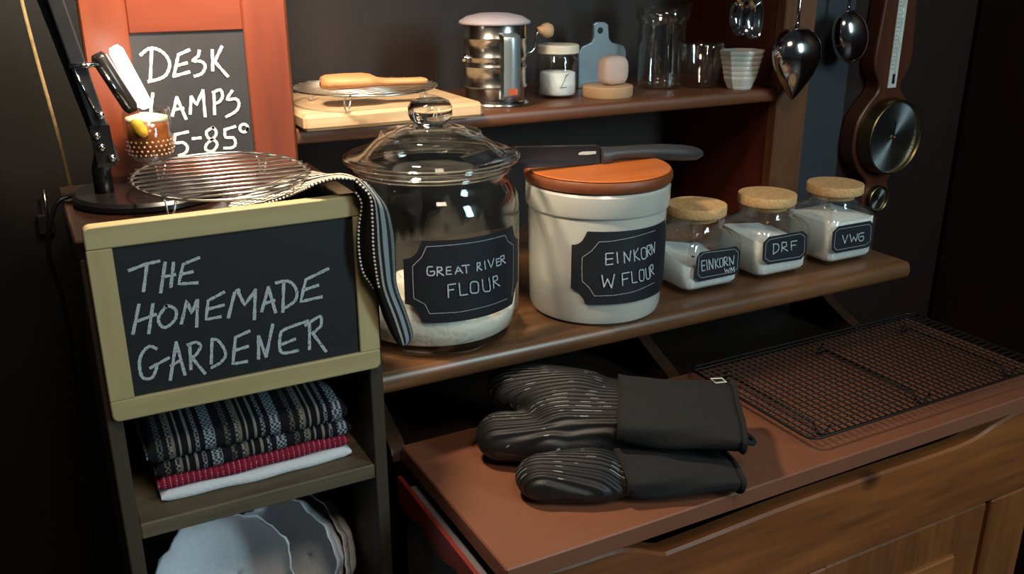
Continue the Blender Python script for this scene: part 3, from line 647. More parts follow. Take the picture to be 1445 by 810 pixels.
# paddle lying on that rack
zp = Z_U+.0406
def pad(x, y): return PZ(x, y, zp)[:2]
a = pad(452, 124); b = pad(603, 117.5); ax = (b-a)/np.linalg.norm(b-a); nv = np.array([-ax[1], ax[0]]); Lp = np.linalg.norm(b-a)
wp = [(0, .006, .004), (.015, .016, .008), (.06, .022, .0095), (.2, .025, .010), (.4, .025, .010), (.47, .022, .009), (.53, .013, .0065), (.6, .009, .0055), (.8, .0085, .005), (.95, .0095, .005), (.99, .007, .004), (1, .002, .001)]
rows = []
for t, h, th in wp:
    rows.append([tuple(a+ax*Lp*t+nv*h*math.copysign(abs(math.cos(q))**.7, math.cos(q)))+(zp+.0005+max(th*.68, .001)*(1+math.copysign(abs(math.sin(q))**.7, math.sin(q))),) for q in np.linspace(0, 2*math.pi, 25)[:-1]])
pd = obj('wooden_paddle', MB().grid(rows, True), M['paddle'], loc=(float(a[0]), float(a[1]), zp), auto=50)
tag(pd, 'flat orange wooden paddle lying on the upper shelf wire rack', 'paddle')

# ------------------------------------------------------------------ upper shelf things
def at(c, z=0): return (c[0], c[1], Z_U+z)
sx, sy = .556, 1.085
sf = thing('flour_sifter', at((sx, sy)), 'shiny tin flour sifter with pale lid and wooden crank knob', 'sifter')
R = .0405
pr_ = [(0, 0), (R+.003, 0), (R+.004, .002), (R+.003, .005), (R, .007)]
for z in (.025, .05, .062, .085): pr_ += [(R, z-.004), (R+.0013, z-.002), (R+.0013, z), (R, z+.002)]
pr_ += [(R, .1), (R-.001, .1), (R-.001, .008), (0, .008)]
obj('tin_body', MB().lathe(pr_, at((sx, sy)), 64), M['steel'], sf, auto=40)
obj('lid', MB().lathe([(0, .1005), (.044, .1005), (.046, .102), (.0455, .1045), (.036, .110), (.02, .1135), (0, .1145)], at((sx, sy)), 64), M['lilac'], sf, True)
hd = np.array([math.cos(math.radians(-95)), math.sin(math.radians(-95))]); hs = np.array([-hd[1], hd[0]])
def sp(o_, s_, z): p = np.array([sx, sy])+hd*o_+hs*s_; return (p[0], p[1], Z_U+z)
path = [(R-.001, .092), (R+.012, .09), (R+.017, .082), (R+.017, .03), (R+.014, .015), (R-.001, .010)]
rows = []
for o_, z in smooth_line([np.array(q) for q in path], 4): rows.append([sp(o_, -.011, z), sp(o_, -.0075, z), sp(o_+.002, -.006, z), sp(o_+.002, .006, z), sp(o_, .0075, z), sp(o_, .011, z)])
hd_o = obj('handle', MB().grid(rows), M['bluemetal'], sf, True); md = hd_o.modifiers.new('s', 'SOLIDIFY'); md.thickness = .001
obj('red_print', MB().grid([[sp(R+.0198, -.006, .018), sp(R+.0198, .006, .018)], [sp(R+.0198, -.006, .026), sp(R+.0198, .006, .026)]]), M['redprint'], sf, label='small red printed patch')
k1 = PY(765, 43, sy)
obj('crank', MB().tube(smooth_line([(sx+R-.002, sy, Z_U+.062), (sx+R+.012, sy, Z_U+.063), (sx+R+.019, sy, Z_U+.07), (sx+R+.020, sy, k1[2]-.006), (sx+R+.026, sy, k1[2])], 4), .0013, 6), M['chrome'], sf, True)
obj('crank_knob', MB().lathe([(0, -.011), (.005, -.011), (.006, -.006), (.0085, -.003), (.010, .003), (.008, .009), (.003, .0115), (0, .0117)], (sx+R+.034, sy, k1[2]), 24, np.array([[0, 0, 1], [0, 1, 0], [-1, 0, 0]])), M['beech'], sf, True)
obj('spout', MB().lathe([(0, .0), (.004, .0), (.006, .006), (.003, .010), (0, .011)], (sx-R-.004, sy-.006, Z_U+.055), 16), M['chrome'], sf, True)

c = (.656, 1.094)
sj = thing('salt_jar', at(c), 'small glass jar of white salt with a cream lid, beside the sifter', 'jar')
obj('jar_body', MB().lathe([(0, 0), (.022, 0), (.025, .002), (.026, .006), (.026, .045), (.0265, .05), (.0235, .055), (.0235, .06), (.0215, .06), (.0215, .054), (.0245, .05), (.0245, .006), (.022, .004), (0, .004)], at(c), 48), M['glass'], sj, True)
obj('lid', MB().lathe([(0, .060), (.027, .059), (.0285, .06), (.0285, .069), (.027, .0705), (0, .071)], at(c), 48), M['cream'], sj, auto=40)
obj('salt', MB().lathe([(0, .0045), (.022, .0045), (.0242, .007), (.0242, .033), (.02, .035), (.01, .034), (0, .036)], at(c), 40), M['flourw'], sj, True)
pq = lambda x, y: PC(x, y, c[0], c[1], .0264)
obj('printed_sprig', strokes([[(160, 105), (156, 115), (152, 123)], [(150, 124), (160, 123)], [(157, 110), (163, 104)]], 640, 0, 1.0, pq, lambda p: (p[0]-c[0], p[1]-c[1], 0), .0008), M['dark'], sj)

c = (.724, 1.074)
wbk = obj('wood_block', MB().lathe([(0, 0), (.034, 0), (.0355, .002), (.0355, .0135), (.034, .015), (0, .015)], at(c), 48), M['beech'], loc=at(c), auto=40)
tag(wbk, 'round pale wooden block under the pink stone on the upper shelf', 'block')
st = MB(); rows = []
for i in range(13):
    ph = -math.pi/2+math.pi*i/12; row = []
    for j in range(32):
        th = 2*math.pi*j/32; f_ = lambda v: math.copysign(abs(v)**.62, v)
        row.append((c[0]+.006+.0205*f_(math.cos(ph))*f_(math.cos(th)), c[1]-.004+.015*f_(math.cos(ph))*f_(math.sin(th)), Z_U+.0153+.0195+.0195*f_(math.sin(ph))))
    rows.append(row)
so = obj('salt_stone', st.grid(rows, True), M['stone'], loc=at(c, .0153), smooth=True); tag(so, 'rounded pale pink stone resting on the wooden block', 'stone')

YG = 1.155
def gp(x, y): p = PY(x, y, YG); return (p[0], p[2])
poly = [(817, 75), (822, 66), (835, 60), (838, 54), (838, 34), (843, 31), (854, 31), (859, 35), (860, 54), (864, 60), (880, 64), (884, 72), (884, 104), (816, 108)]
pts = [gp(*p) for p in poly]; zmin = min(p[1] for p in pts); pts = [(p[0], p[1]) for p in pts[:-2]]+[(gp(884, 104)[0], Z_U), (gp(816, 108)[0], Z_U)]
mp_ = thing('small_cutting_board', (pts[0][0], YG, Z_U), 'blue-grey metal paddle-shaped board standing behind the stone', 'cutting board')
po = obj('board_plate', MB().prism(pts, 1, YG, YG+.006), M['bluemetal'], mp_); md = po.modifiers.new('bev', 'BEVEL'); md.width = .0015; md.segments = 2
hc = gp(847, 43); obj('hang_hole', MB().lathe([(0, -.0004), (.0045, -.0004), (.0045, .0004), (0, .0004)], (hc[0], YG-.0003, hc[1]), 20, np.array([[1, 0, 0], [0, 0, 1], [0, 1, 0]])), M['dark'], mp_)

c = (.842, 1.112)
tj = thing('tall_glass_jar', at(c), 'tall clear glass jar standing on the upper shelf', 'jar')
obj('jar_body', MB().lathe([(0, 0), (.031, 0), (.033, .003), (.034, .01), (.034, .088), (.0335, .094), (.0385, .098), (.039, .112), (.0375, .112), (.0365, .099), (.032, .094), (.0325, .088), (.0325, .01), (.031, .006), (0, .006)], at(c), 64), M['gglass'], tj, True)
obj('lid', MB().lathe([(0, .1125), (.0395, .1125), (.041, .114), (.041, .118), (.039, .1195), (0, .1195)], at(c), 64), M['glass'], tj, auto=40)
c = (float(PY(990, 100, 1.088)[0]), 1.088)
tm = thing('glass_tumbler', at(c), 'short clear glass tumbler in front of the porcelain bowls', 'tumbler')
obj('tumbler_wall', MB().lathe([(0, 0), (.024, 0), (.026, .002), (.030, .052), (.0315, .056), (.0325, .064), (.031, .064), (.030, .056), (.0285, .052), (.0245, .006), (0, .006)], at(c), 64), M['gglass'], tm, True)
# octagonal bowls: six in a stack
g = (float(PY(1046, 95, 1.047)[0]), 1.047)
def bowl_mesh(R, cx, cy, z):
    prof = [(.02, 0), (R*.72, 0), (R*.80, .004), (R*.97, .013), (R, .0145), (R*1.02, .017), (R, .0185), (R*.96, .018), (R*.9, .015), (R*.74, .006), (.02, .003)]
    mb = MB(); rows = []
    for r, zz in prof:
        row = []
        for j in range(32):
            a = 2*math.pi*j/32; am = ((a+math.pi/8) % (math.pi/4))-math.pi/8
            row.append((cx+r*math.cos(math.pi/8)/math.cos(am)*math.cos(a)*1.02, cy+r*math.cos(math.pi/8)/math.cos(am)*math.sin(a)*.9, z+zz))
        rows.append(row)
    mb.grid(rows, True); n = len(mb.v); mb.f += [tuple(range(32)), tuple(range(n-32, n))]; return mb
names = ['bottom', 'second from bottom', 'third from bottom', 'fourth from bottom', 'fifth from bottom', 'top']
for i in range(6):
    b_ = obj('porcelain_bowl', bowl_mesh(.0250+.0017*i, g[0], g[1], Z_U+.0072*i), M['white'], loc=(g[0], g[1], Z_U+.0072*i), auto=40)
    tag(b_, 'white octagonal porcelain bowl, %s of the stack of six' % names[i], 'bowl', 'nested white bowls on the upper shelf')

# ------------------------------------------------------------------ hanging utensils
def scoop(name, label, px_l, px_r, px_top, px_bot, Y, depth, tip, wide, cat, bend=0):
    """convex steel bowl hanging by its handle"""
    yc = (px_top[1]*(1-wide)+px_bot[1]*wide); L_ = PY(px_l, yc, Y); R_ = PY(px_r, yc, Y); T_ = PY(*px_top, Y); B_ = PY(*px_bot, Y)
    t = thing(name, (T_[0], Y, B_[2]), label, cat)
    hw = (R_[0]-L_[0])/2; rows = []; n = 22
    for i in range(n+1):
        u = i/n; z = T_[2]+(B_[2]-T_[2])*u; cx = T_[0]+(B_[0]-T_[0])*u
        if u < wide: s = math.sqrt(max(0, 1-((wide-u)/wide)**2))
        elif tip == 0: s = math.sqrt(max(0, 1-((u-wide)/(1-wide))**2))
        else: s = max(0, 1-((u-wide)/(1-wide))**tip)
        s = max(s, .02); row = []
        for q in np.linspace(0, math.pi, 21): row.append((cx-hw*s*math.cos(q), Y-depth*s*math.sin(q), z))
        rows.append(row)
    o = obj('bowl', MB().grid(rows), M['chrome'], t, True); md = o.modifiers.new('s', 'SOLIDIFY'); md.thickness = .0012
    top = (T_[0]+bend, Y+.002, ZC+.12)
    obj('handle', MB().tube([(T_[0], Y-.001, T_[2]-.006), (T_[0]+bend*.2, Y, T_[2]+.02), top], [.0032, .0026, .0035], 10), M['chrome'], t, True)
    obj('hang_loop', MB().tube([(top[0]+.007*math.sin(a), top[1], top[2]+.009-.007*math.cos(a)) for a in np.linspace(0, 2*math.pi, 17)[:-1]], .0014, 6, closed=True), M['chrome'], t, True)
    return t, top
t1, h1 = scoop('steel_scoop', 'large pointed steel scoop hanging in front of the hutch post', 1092, 1155, (1124, 36), (1117, 142), .990, .030, 1.7, .36, 'scoop', .006)
t2, h2 = scoop('steel_spoon', 'oval steel spoon hanging before the blue-grey wall', 1174, 1220, (1197, 12), (1197, 90), 1.205, .028, 0, .5, 'spoon')
def hook(h, y1, label):
    p = [(h[0], y1, h[2]+.02), (h[0], h[1]-.002, h[2]+.02), (h[0], h[1]-.005, h[2]+.014), (h[0], h[1], h[2]+.0135)]
    o = obj('hook', MB().tube(p, .0016, 6), M['brass'], loc=p[0], smooth=True); tag(o, label, 'hook')
hook(h1, 1.016, 'brass hook above the pointed steel scoop'); hook(h2, Y_W, 'brass hook above the oval steel spoon')
def measuring(label, pxc, pyb, Y, w_, grp):
    b = PY(pxc, pyb, Y); t = thing('measuring_spoon', (b[0], Y, b[2]), label, 'measuring spoon', grp)
    H_ = .05; hw = w_; rows = []
    for s, d in ((1.0, 0), (1.06, -.001), (1.0, .001), (.93, .004), (.85, .010), (.6, .014), (.05, .015)):
        row = []
        for q in np.linspace(0, 2*math.pi, 41)[:-1]:
            f_ = lambda v, e: math.copysign(abs(v)**e, v)
            row.append((b[0]+hw*s*f_(math.cos(q), .7), Y+d, b[2]+H_/2+(H_/2*s if s > .9 else H_/2*(s*.9))*f_(math.sin(q), .75)))
        rows.append(row)
    obj('bowl', MB().grid(rows, True), M['chrome'], t, auto=50)
    obj('handle', MB().box((b[0]-.004, Y-.0008, b[2]+H_-.001), (b[0]+.004, Y+.0008, ZC+.155), .0004), M['chrome'], t)
    hook((b[0], Y, ZC+.1415), 1.016, label.split(' ')[0].replace('front', 'nearer').replace('rear', 'farther')+' brass hook holding a measuring spoon')
measuring('front oblong measuring spoon hanging above the white bowls', 1062, 54, .982, .0145, 'measuring spoons above the bowls')
measuring('rear oblong measuring spoon hanging behind its twin', 1044, 50, .999, .0145, 'measuring spoons above the bowls')

# ------------------------------------------------------------------ barometer
YB0 = 1.215
bc = PY(1247, 191, YB0)
ba = thing('barometer', (bc[0], Y_W, bc[2]-.13), 'banjo-shaped wooden barometer with steel dial and thermometer strip on the wall', 'barometer')
BXc, BZ = bc[0], bc[2]
side = [(0, -.160), (.024, -.153), (.036, -.135), (.036, -.115), (.030, -.096), (.034, -.084), (.056, -.064), (.076, -.032), (.080, 0), (.074, .034), (.052, .064), (.034, .082), (.030, .094), (.034, .105), (.046, .125), (.05, .15), (.046, .20), (.042, .27), (.05, .31), (.03, .34), (0, .35)]
sm = smooth_line([np.array(p) for p in side], 3)
poly = [(BXc+p[0], BZ+p[1]) for p in sm]+[(BXc-p[0], BZ+p[1]) for p in sm[::-1][1:-1]]
po = obj('wooden_case', MB().prism(poly, 1, YB0, Y_W-.0005), M['barowood'], ba, auto=40); md = po.modifiers.new('bev', 'BEVEL'); md.width = .003; md.segments = 2; md.limit_method = 'ANGLE'
FX = np.array([[1, 0, 0], [0, 0, -1], [0, 1, 0]])     # lathe axis toward the viewer (-Y)
def facing(prof, x, z, n=64): return MB().lathe(prof, (x, YB0, z), n, FX)
obj('bezel', facing([(.072, 0), (.073, .008), (.070, .016), (.071, .026), (.0695, .030), (.067, .030), (.066, .022), (.066, 0)], BXc, BZ), M['brass'], ba, True)
# radially brushed dial
dm, N, L, b = mat0('radial_dial'); tc = N.new('ShaderNodeTexCoord'); sp_ = N.new('ShaderNodeSeparateXYZ'); L.new(tc.outputs['Object'], sp_.inputs[0])
an = N.new('ShaderNodeMath'); an.operation = 'ARCTAN2'; L.new(sp_.outputs[0], an.inputs[0]); L.new(sp_.outputs[2], an.inputs[1])
m4 = N.new('ShaderNodeMath'); m4.operation = 'MULTIPLY'; m4.inputs[1].default_value = 14; L.new(an.outputs[0], m4.inputs[0])
nz = N.new('ShaderNodeTexNoise'); nz.noise_dimensions = '1D'; nz.inputs['Scale'].default_value = 2.5; nz.inputs['Detail'].default_value = 5; L.new(m4.outputs[0], nz.inputs['W'])
cr1 = N.new('ShaderNodeValToRGB'); cr1.color_ramp.elements[0].color = (.22, .25, .27, 1); cr1.color_ramp.elements[1].color = (.85, .9, .92, 1); cr1.color_ramp.elements[0].position = .35; cr1.color_ramp.elements[1].position = .68
L.new(nz.outputs['Fac'], cr1.inputs[0]); L.new(cr1.outputs[0], b.inputs['Base Color']); b.inputs['Metallic'].default_value = 1; b.inputs['Roughness'].default_value = .32; b.inputs['Anisotropic'].default_value = .85
tn = N.new('ShaderNodeTangent'); tn.direction_type = 'RADIAL'; tn.axis = 'Y'; L.new(tn.outputs[0], b.inputs['Tangent'])
def dial(x, z, r, h):
    me = facing([(0, h), (r, h), (r, 0)], x, z); o = obj('dial', me, dm, ba, loc=(x-ba.location.x, YB0-ba.location.y, z-ba.location.z)); return o
d1 = dial(BXc, BZ, .0665, .022)
obj('needle', MB().box((BXc-.001, YB0-.0245, BZ-.01), (BXc+.001, YB0-.0235, BZ+.03)), M['dark'], d1)
obj('centre_pin', facing([(0, .0275), (.003, .027), (.0035, .022)], BXc, BZ, 16), M['brass'], d1, True)
obj('lens', facing([(.066, .028), (.03, .0305), (0, .031)], BXc, BZ), M['glass'], ba, True)
obj('small_bezel', facing([(.027, 0), (.027, .008), (.023, .012), (.0215, .008), (.0215, 0)], BXc, BZ-.124, 40), M['brass'], ba, True)
dial(BXc, BZ-.124, .022, .007)
obj('thermometer_strip', MB().box((BXc-.011, YB0-.004, BZ+.09), (BXc+.011, YB0-.0005, BZ+.30), .0006), M['paper'], ba, label='white thermometer scale')
obj('thermometer_tube', MB().tube([(BXc, YB0-.006, BZ+.105), (BXc, YB0-.006, BZ+.29)], .0014, 8), M['gglass'], ba, True)
obj('bulb', MB().box((BXc-.003, YB0-.0062, BZ+.098), (BXc+.003, YB0-.0042, BZ+.116), .0006), M['dark'], ba)
for i in range(22): obj('scale_mark', MB().box((BXc-.009, YB0-.0044, BZ+.125+i*.0075), (BXc-.004+(.002 if i % 5 == 0 else 0), YB0-.0039, BZ+.1258+i*.0075)), M['dark'], ba)

# ------------------------------------------------------------------ desk lamp on the bookcase
LY = .905
lp = thing('desk_lamp', (.103, .916, Z_T), 'black swing-arm desk lamp with round base and lit tube on the bookcase top', 'lamp')
obj('base', MB().lathe([(0, 0), (.064, 0), (.066, .002), (.066, .006), (.063, .009), (0, .0095)], (.098, .905, Z_T), 64), M['lampblack'], lp, auto=40)
def Lp_(x, y, Y=LY): return PY(x, y, Y)
b0 = Lp_(147, 265); 
obj('post', MB().tube([(b0[0], LY, Z_T+.009), (b0[0], LY, Z_T+.030), Lp_(150, 205)], [.0085, .0085, .009], 20), M['lampblack'], lp, True)
def bar(p, q, wx, wy, ext=0):
    p = np.array(p); q = np.array(q); d = (q-p)/np.linalg.norm(q-p); q = q+d*ext; sd = np.cross(d, (0, 1, 0)); sd /= np.linalg.norm(sd); yv = np.array([0, 1., 0])
    c = []
    for e in (p, q):
        for a_, b_ in ((-1, -1), (1, -1), (1, 1), (-1, 1)): c.append(e+sd*wx*a_+yv*wy*b_)
    return MB().add(c, [(0, 1, 2, 3), (7, 6, 5, 4), (0, 4, 5, 1), (1, 5, 6, 2), (2, 6, 7, 3), (3, 7, 4, 0)])
elbow = np.array(Lp_(78, 0))+(np.array(Lp_(78, 0))-np.array(Lp_(158, 226)))*1.15
arm = obj('lower_arm', bar(Lp_(158, 228), elbow, .0065, .007), plain('lamp_arm_grey', '3b3b3e', .3, .5, .1), lp); md = arm.modifiers.new('b', 'BEVEL'); md.width = .0015; md.segments = 2
obj('arm_back_bar', bar(np.array(Lp_(140, 200))+[0, .012, 0], np.array(Lp_(62, 0))+[0, .012, 0], .005, .004, .15), M['lampblack'], lp)
obj('joint_block', bar(Lp_(139, 175), Lp_(150, 232), .008, .011), M['lampblack'], lp)
YM = np.array([[1, 0, 0], [0, 0, 1], [0, 1, 0]])
for x, y in ((142, 163), (136, 192), (143, 208), (158, 223)):
    p = Lp_(x, y, LY-.013); obj('bolt', MB().lathe([(0, -.002), (.0028, -.002), (.0034, 0), (.0034, .006)], p, 14, YM), M['chrome'], lp, True)
obj('cross_pin', MB().tube([Lp_(97, 94, LY-.008), Lp_(140, 91, LY-.008)], .0024, 10), M['chrome'], lp, True)
obj('tension_rod', MB().tube([Lp_(103, 96, LY-.008), Lp_(136, 160, LY-.008)], .0012, 8), M['chrome'], lp, True)
obj('tension_rod', MB().tube([Lp_(141, 95, LY-.012), Lp_(183, 153, LY-.012)], .0014, 8), M['chrome'], lp, True)
obj('tube_holder', MB().tube([Lp_(136, 76, LY-.004), Lp_(140, 82, LY-.004), Lp_(184, 150, LY-.004), Lp_(188, 157, LY-.004)], [.005, .0072, .0072, .005], 20), plain('lamp_tube_dark', '4a4442', .25, .7, .1), lp, True)
obj('lit_tube', MB().tube([Lp_(160, 66, LY+.004), Lp_(164, 72, LY+.004), Lp_(204, 146, LY+.004), Lp_(207, 152, LY+.004)], [.004, .0062, .0062, .004], 20), M['led'], lp, True, label='bright white lit tube')
head = np.array([.205, .80, ZC+.19])
obj('upper_arm', MB().tube([elbow, head+[-.03, .02, .05]], .006, 12), M['lampblack'], lp, True)
obj('elbow_joint', MB().lathe([(0, -.012), (.010, -.012), (.010, .012), (0, .012)], elbow, 20, YM), M['lampblack'], lp, auto=40)
obj('lamp_shade', MB().lathe([(.014, .055), (.018, .05), (.045, .0), (.047, -.012), (.045, -.012), (.043, 0), (.016, .047), (0, .05)], head, 40), M['lampblack'], lp, True)
obj('bulb', MB().lathe([(0, -.004), (.014, 0), (.02, .012), (.016, .026), (.009, .036), (0, .038)], head, 24), emit('warm_bulb', (1, .8, .55), 6), lp, True)
obj('power_cable', MB().tube(smooth_line([(.035, .93, Z_T+.004), (.018, .925, Z_T-.004), (.006, .93, Z_T-.05), (.012, .96, Z_T-.14), (.0, 1.02, Z_T-.4), (-.02, 1.1, .02)], 8), .0022, 8), M['lampblack'], lp, True)
sl = bpy.data.lights.new('desk_lamp_light', 'SPOT'); sl.energy = 18.0; sl.color = (1, .80, .58); sl.spot_size = math.radians(150); sl.spot_blend = .5; sl.shadow_soft_size = .035
so_ = bpy.data.objects.new('desk_lamp_light', sl); COL.objects.link(so_); so_.location = tuple(head+[0, 0, -.014]); so_.rotation_euler = (math.radians(12), math.radians(8), 0)

# footed hobnail glass behind the rack
gc = PZ(207, 250, Z_T); gc = (PY(210, 200, .945)[0], .938)
gt = thing('footed_glass', (gc[0], gc[1], Z_T+.0095), 'small footed hobnail glass of amber drink with lemon peel beside the lamp', 'glass')
zb = Z_T+.0097
zr = PY(210, 152, .94)[2]-zb; z0 = PY(210, 226, .94)[2]-zb; gr = .0212
obj('bowl', MB().lathe([(0, z0), (.012, z0), (.0175, z0+.003), (gr-.001, z0+.010), (gr, z0+.02), (gr+.0006, zr), (gr-.0012, zr), (gr-.0015, z0+.02), (gr-.003, z0+.011), (.016, z0+.005), (0, z0+.003)], (gc[0], gc[1], zb), 48), M['glass'], gt, True)
obj('stem', MB().lathe([(0, 0), (.016, 0), (.016, .0015), (.006, .003), (.0045, .006), (.0045, z0-.002), (.009, z0), (0, z0)], (gc[0], gc[1], zb), 32), M['gglass'], gt, True)
obj('amber_drink', MB().lathe([(0, z0+.004), (.015, z0+.0055), (gr-.0036, z0+.0115), (gr-.0022, z0+.02), (gr-.002, zr-.012), (0, zr-.012)], (gc[0], gc[1], zb), 40), M['tea'], gt, True)
obj('foam', MB().lathe([(0, zr-.0118), (gr-.002, zr-.0118), (gr-.002, zr-.008), (.01, zr-.0055), (0, zr-.006)], (gc[0], gc[1], zb), 40), M['ice'], gt, True)
hb = MB()
for r_ in range(4):
    for k in range(26):
        a = 2*math.pi*(k+.5*(r_ % 2))/26; zz = z0+.008+r_*.0042; rr = gr+(.0002 if r_ else -.0012)
        hb.lathe([(0, .0013), (.0009, .0008), (.0013, 0)], (gc[0]+rr*math.cos(a), gc[1]+rr*math.sin(a), zb+zz), 6, np.array([[-math.sin(a), 0, math.cos(a)], [math.cos(a), 0, math.sin(a)], [0, 1, 0]]))
ho = obj('hobnails', hb, M['nub'], gt, True); ho['kind'] = 'stuff'
lm = MB(); p0 = np.array(PY(186, 172, .918)); p1 = np.array(PY(206, 192, .918))
obj('lemon_peel', MB().tube([p0, p0*.7+p1*.3+[0, -.0, .002], p0*.3+p1*.7+[0, 0, .001], p1], [.003, .0055, .0055, .003], 12), M['lemon'], gt, True, label='yellow lemon peel')

# cream cord behind the lamp, metal latch on the dark wall
cd = obj('hanging_cord', MB().tube(smooth_line([PY(18, -60, 1.12), PY(30, 0, 1.12), PY(48, 70, 1.12), PY(66, 135, 1.12), PY(84, 200, 1.12), PY(101, 268, 1.12), PY(118, 340, 1.12), PY(128, 420, 1.12)], 4), .0022, 8), M['cordm'], loc=tuple(PY(101, 268, 1.12)), smooth=True)
tag(cd, 'thin cream cord hanging behind the desk lamp', 'cord')
lt = thing('wall_latch', tuple(PY(66, 318, 1.235)), 'small metal latch plate on the dark wall left of the lamp base', 'latch')
p = PY(66, 318, 1.235)
obj('plate', MB().box((p[0]-.009, 1.238, p[2]-.012), (p[0]+.009, 1.25, p[2]+.012), .001), M['steel'], lt)
obj('pin', MB().tube([(p[0]+.003, 1.234, p[2]-.008), (p[0]+.003, 1.234, p[2]+.045)], .002, 8), M['steel'], lt, True)

# ------------------------------------------------------------------ cloths
BW = [(0, '15151a', 0), (.05, '7d786f', 0), (.09, '15151a', 0), (.16, '7c8086', 1), (.22, '15151a', 0), (.30, '8d969d', 1), (.46, '17171c', 0), (.60, '5d5853', 1), (.68, '17171c', 0), (.76, '857e74', 1), (.82, '6b655c', 0), (.86, '15151a', 0), (.92, '7d786f', 0), (.95, '15151a', 0)]
M['stripe'] = stripes('black_white_woven_stripes', BW, 'Object', 0, 16.5, .95, 420)
M['redcheck'] = stripes('red_checked_cloth', [(0, '7d1830', 0), (.45, '8d2238', 0), (.75, 'c98a94', 1), (.9, '7d1830', 0)], 'Object', 0, 190, .95, 700)
def folded(name, label, x0, x1, yf, yb, z0, th, mat, seed, sag=0.0, layers=1, group=None, xs=26, fall=0):
    """folded cloth: rounded front fold, flat top running back"""
    mb = MB(); rows = []
    for i in range(xs+1):
        u = i/xs; x = x0+(x1-x0)*u; row = []
        wv = .0009*math.sin(u*7+seed)+.0006*math.sin(u*19+seed*2)
        edge = min(1, min(u, 1-u)/.03+.35)
        t_ = th*edge; zc = z0+th*.5
        prof = []
        for k in range(9): a = -math.pi/2-math.pi*k/8; prof.append((yf+t_*.5+t_*.5*math.cos(a)*1.0, zc+t_*.5*math.sin(a)))
        yy = [yf+.03, yf+.06, yf+.1, yb]
        topz = [(q, zc+t_*.5+sag*((q-yf)/.1)) for q in yy]
        botz = [(q, zc-t_*.5) for q in (yb, yf+.06)]
        row = [(x, y+wv*(1 if j < 9 else .3), max(z+wv*.4*(0 if j in (0, 13, 14) else 1), z0)) for j, (y, z) in enumerate(prof+topz+botz)]
        rows.append(row)
    mb.grid(rows, True); C_ = len(rows[0]); n = len(mb.v); mb.f += [tuple(range(C_)), tuple(range(n-C_, n))]
    o = obj(name, mb, mat, loc=((x0+x1)/2, yf, z0), auto=60); return tag(o, label, 'towel', group)
TX0, TX1 = .062, .246
folded('folded_towel', 'plain white folded towel at the bottom of the bookcase stack', TX0, TX1, .803, .95, Z_B, .0125, M['whitecloth'], 1)
folded('folded_towel', 'red checked folded towel between the white and black striped ones', TX0-.002, TX1-.002, .804, .95, Z_B+.0125, .014, M['redcheck'], 2)
folded('folded_towel', 'black and white striped folded towel lying on the red one', TX0-.002, TX1+.001, .803, .95, Z_B+.0265, .017, M['stripe'], 3)
folded('folded_towel', 'topmost black and white striped folded towel, thicker, in the bookcase', TX0-.008, TX1-.003, .800, .95, Z_B+.0435, .024, M['stripe'], 5, .012)

# draped striped towel
ST = [(0, '1a1717', 0), (.30, '1d191a', 0), (.40, 'cfc8bd', 1), (.46, '26282b', 0), (.54, '8d9aa0', 0), (.64, '2b2f33', 0), (.70, '98a3a6', 1), (.78, '24282b', 0), (.86, '75838a', 0), (.93, '202427', 0)]
M['drape'] = stripes('draped_striped_cloth', ST, 'UV', 0, 1.0, .95, 90)
dt = thing('draped_towel', (.26, .78, Z_T), 'black striped towel with white stitching draped over the chalkboard corner', 'towel')
inner = [(502, 272), (510, 288), (506, 320), (506, 352), (512, 384), (528, 409), (541, 448), (557, 480), (566, 488)]
outer = [(499, 253), (521, 276), (525, 310), (526, 345), (529, 375), (535, 408), (549, 448), (562, 482), (568, 489)]
midr = [(512, 255), (532, 282), (538, 310), (541, 345), (544, 375), (549, 408), (564, 448), (573, 479), (571, 488)]
right = [(528, 268), (546, 292), (554, 318), (558, 345), (559, 375), (561, 405), (576, 446), (583, 474), (575, 486)]
YI = [.757]*5+[.757, .758, .760, .762]; YO = [.752, .748, .746, .746, .746, .747, .750, .754, .758]; YMd = [.768, .762, .758, .757, .757, .757, .758, .760, .762]; YRt = [.80, .797, .793, .790, .788, .785, .780, .775, .768]
cols = [smooth_line([PY(x, y, Y) for (x, y), Y in zip(c_, ys)], 5) for c_, ys in ((inner, YI), (outer, YO), (midr, YMd), (right, YRt))]
rb_ = [np.array(p)+np.array([-.003, .014, 0]) for p in cols[3]]
rows = []; uvs = []
n = len(cols[0])
for i in range(n):
    base = smooth_line([cols[0][i], cols[1][i], cols[2][i], cols[3][i], rb_[i]], 4)
    rows.append(base)
    for j in range(len(base)): uvs.append((min(.999, j/(len(base)-1)*1.1-.0), i/n))
mb = MB().grid(rows); mb.uv = uvs
o = obj('hanging_end', mb, M['drape'], dt, True); md = o.modifiers.new('s', 'SOLIDIFY'); md.thickness = .0022
def beads(line, r, step):
    mb = MB(); d = 0; last = None
    for a, b in zip(line[:-1], line[1:]):
        L_ = np.linalg.norm(np.array(b)-a)
        while d < L_:
            p = np.array(a)+(np.array(b)-a)*d/L_
            mb.lathe([(0, -r), (r*.87, -r*.5), (r*.87, r*.5), (0, r)], p+[0, -.0008, 0], 6); d += step
        d -= L_
    return mb
for ln in (cols[0][:26], cols[1][:26]): obj('stitching', beads(ln, .0013, .0036), M['stitch'], dt, True)
fr = [(318, 297, .0), (345, 293, 0), (375, 287, .0), (405, 277, .0), (430, 266, 0), (451, 257, 0), (475, 251.5, 0), (499, 253, 0)]
bkk = [(352, 268), (380, 258), (405, 249), (434, 241), (452, 243), (472, 247), (497, 250), (528, 268)]
zf = [Z_T+.003, Z_T+.003, Z_T+.003, Z_T+.004]
ff = []; bbk = []
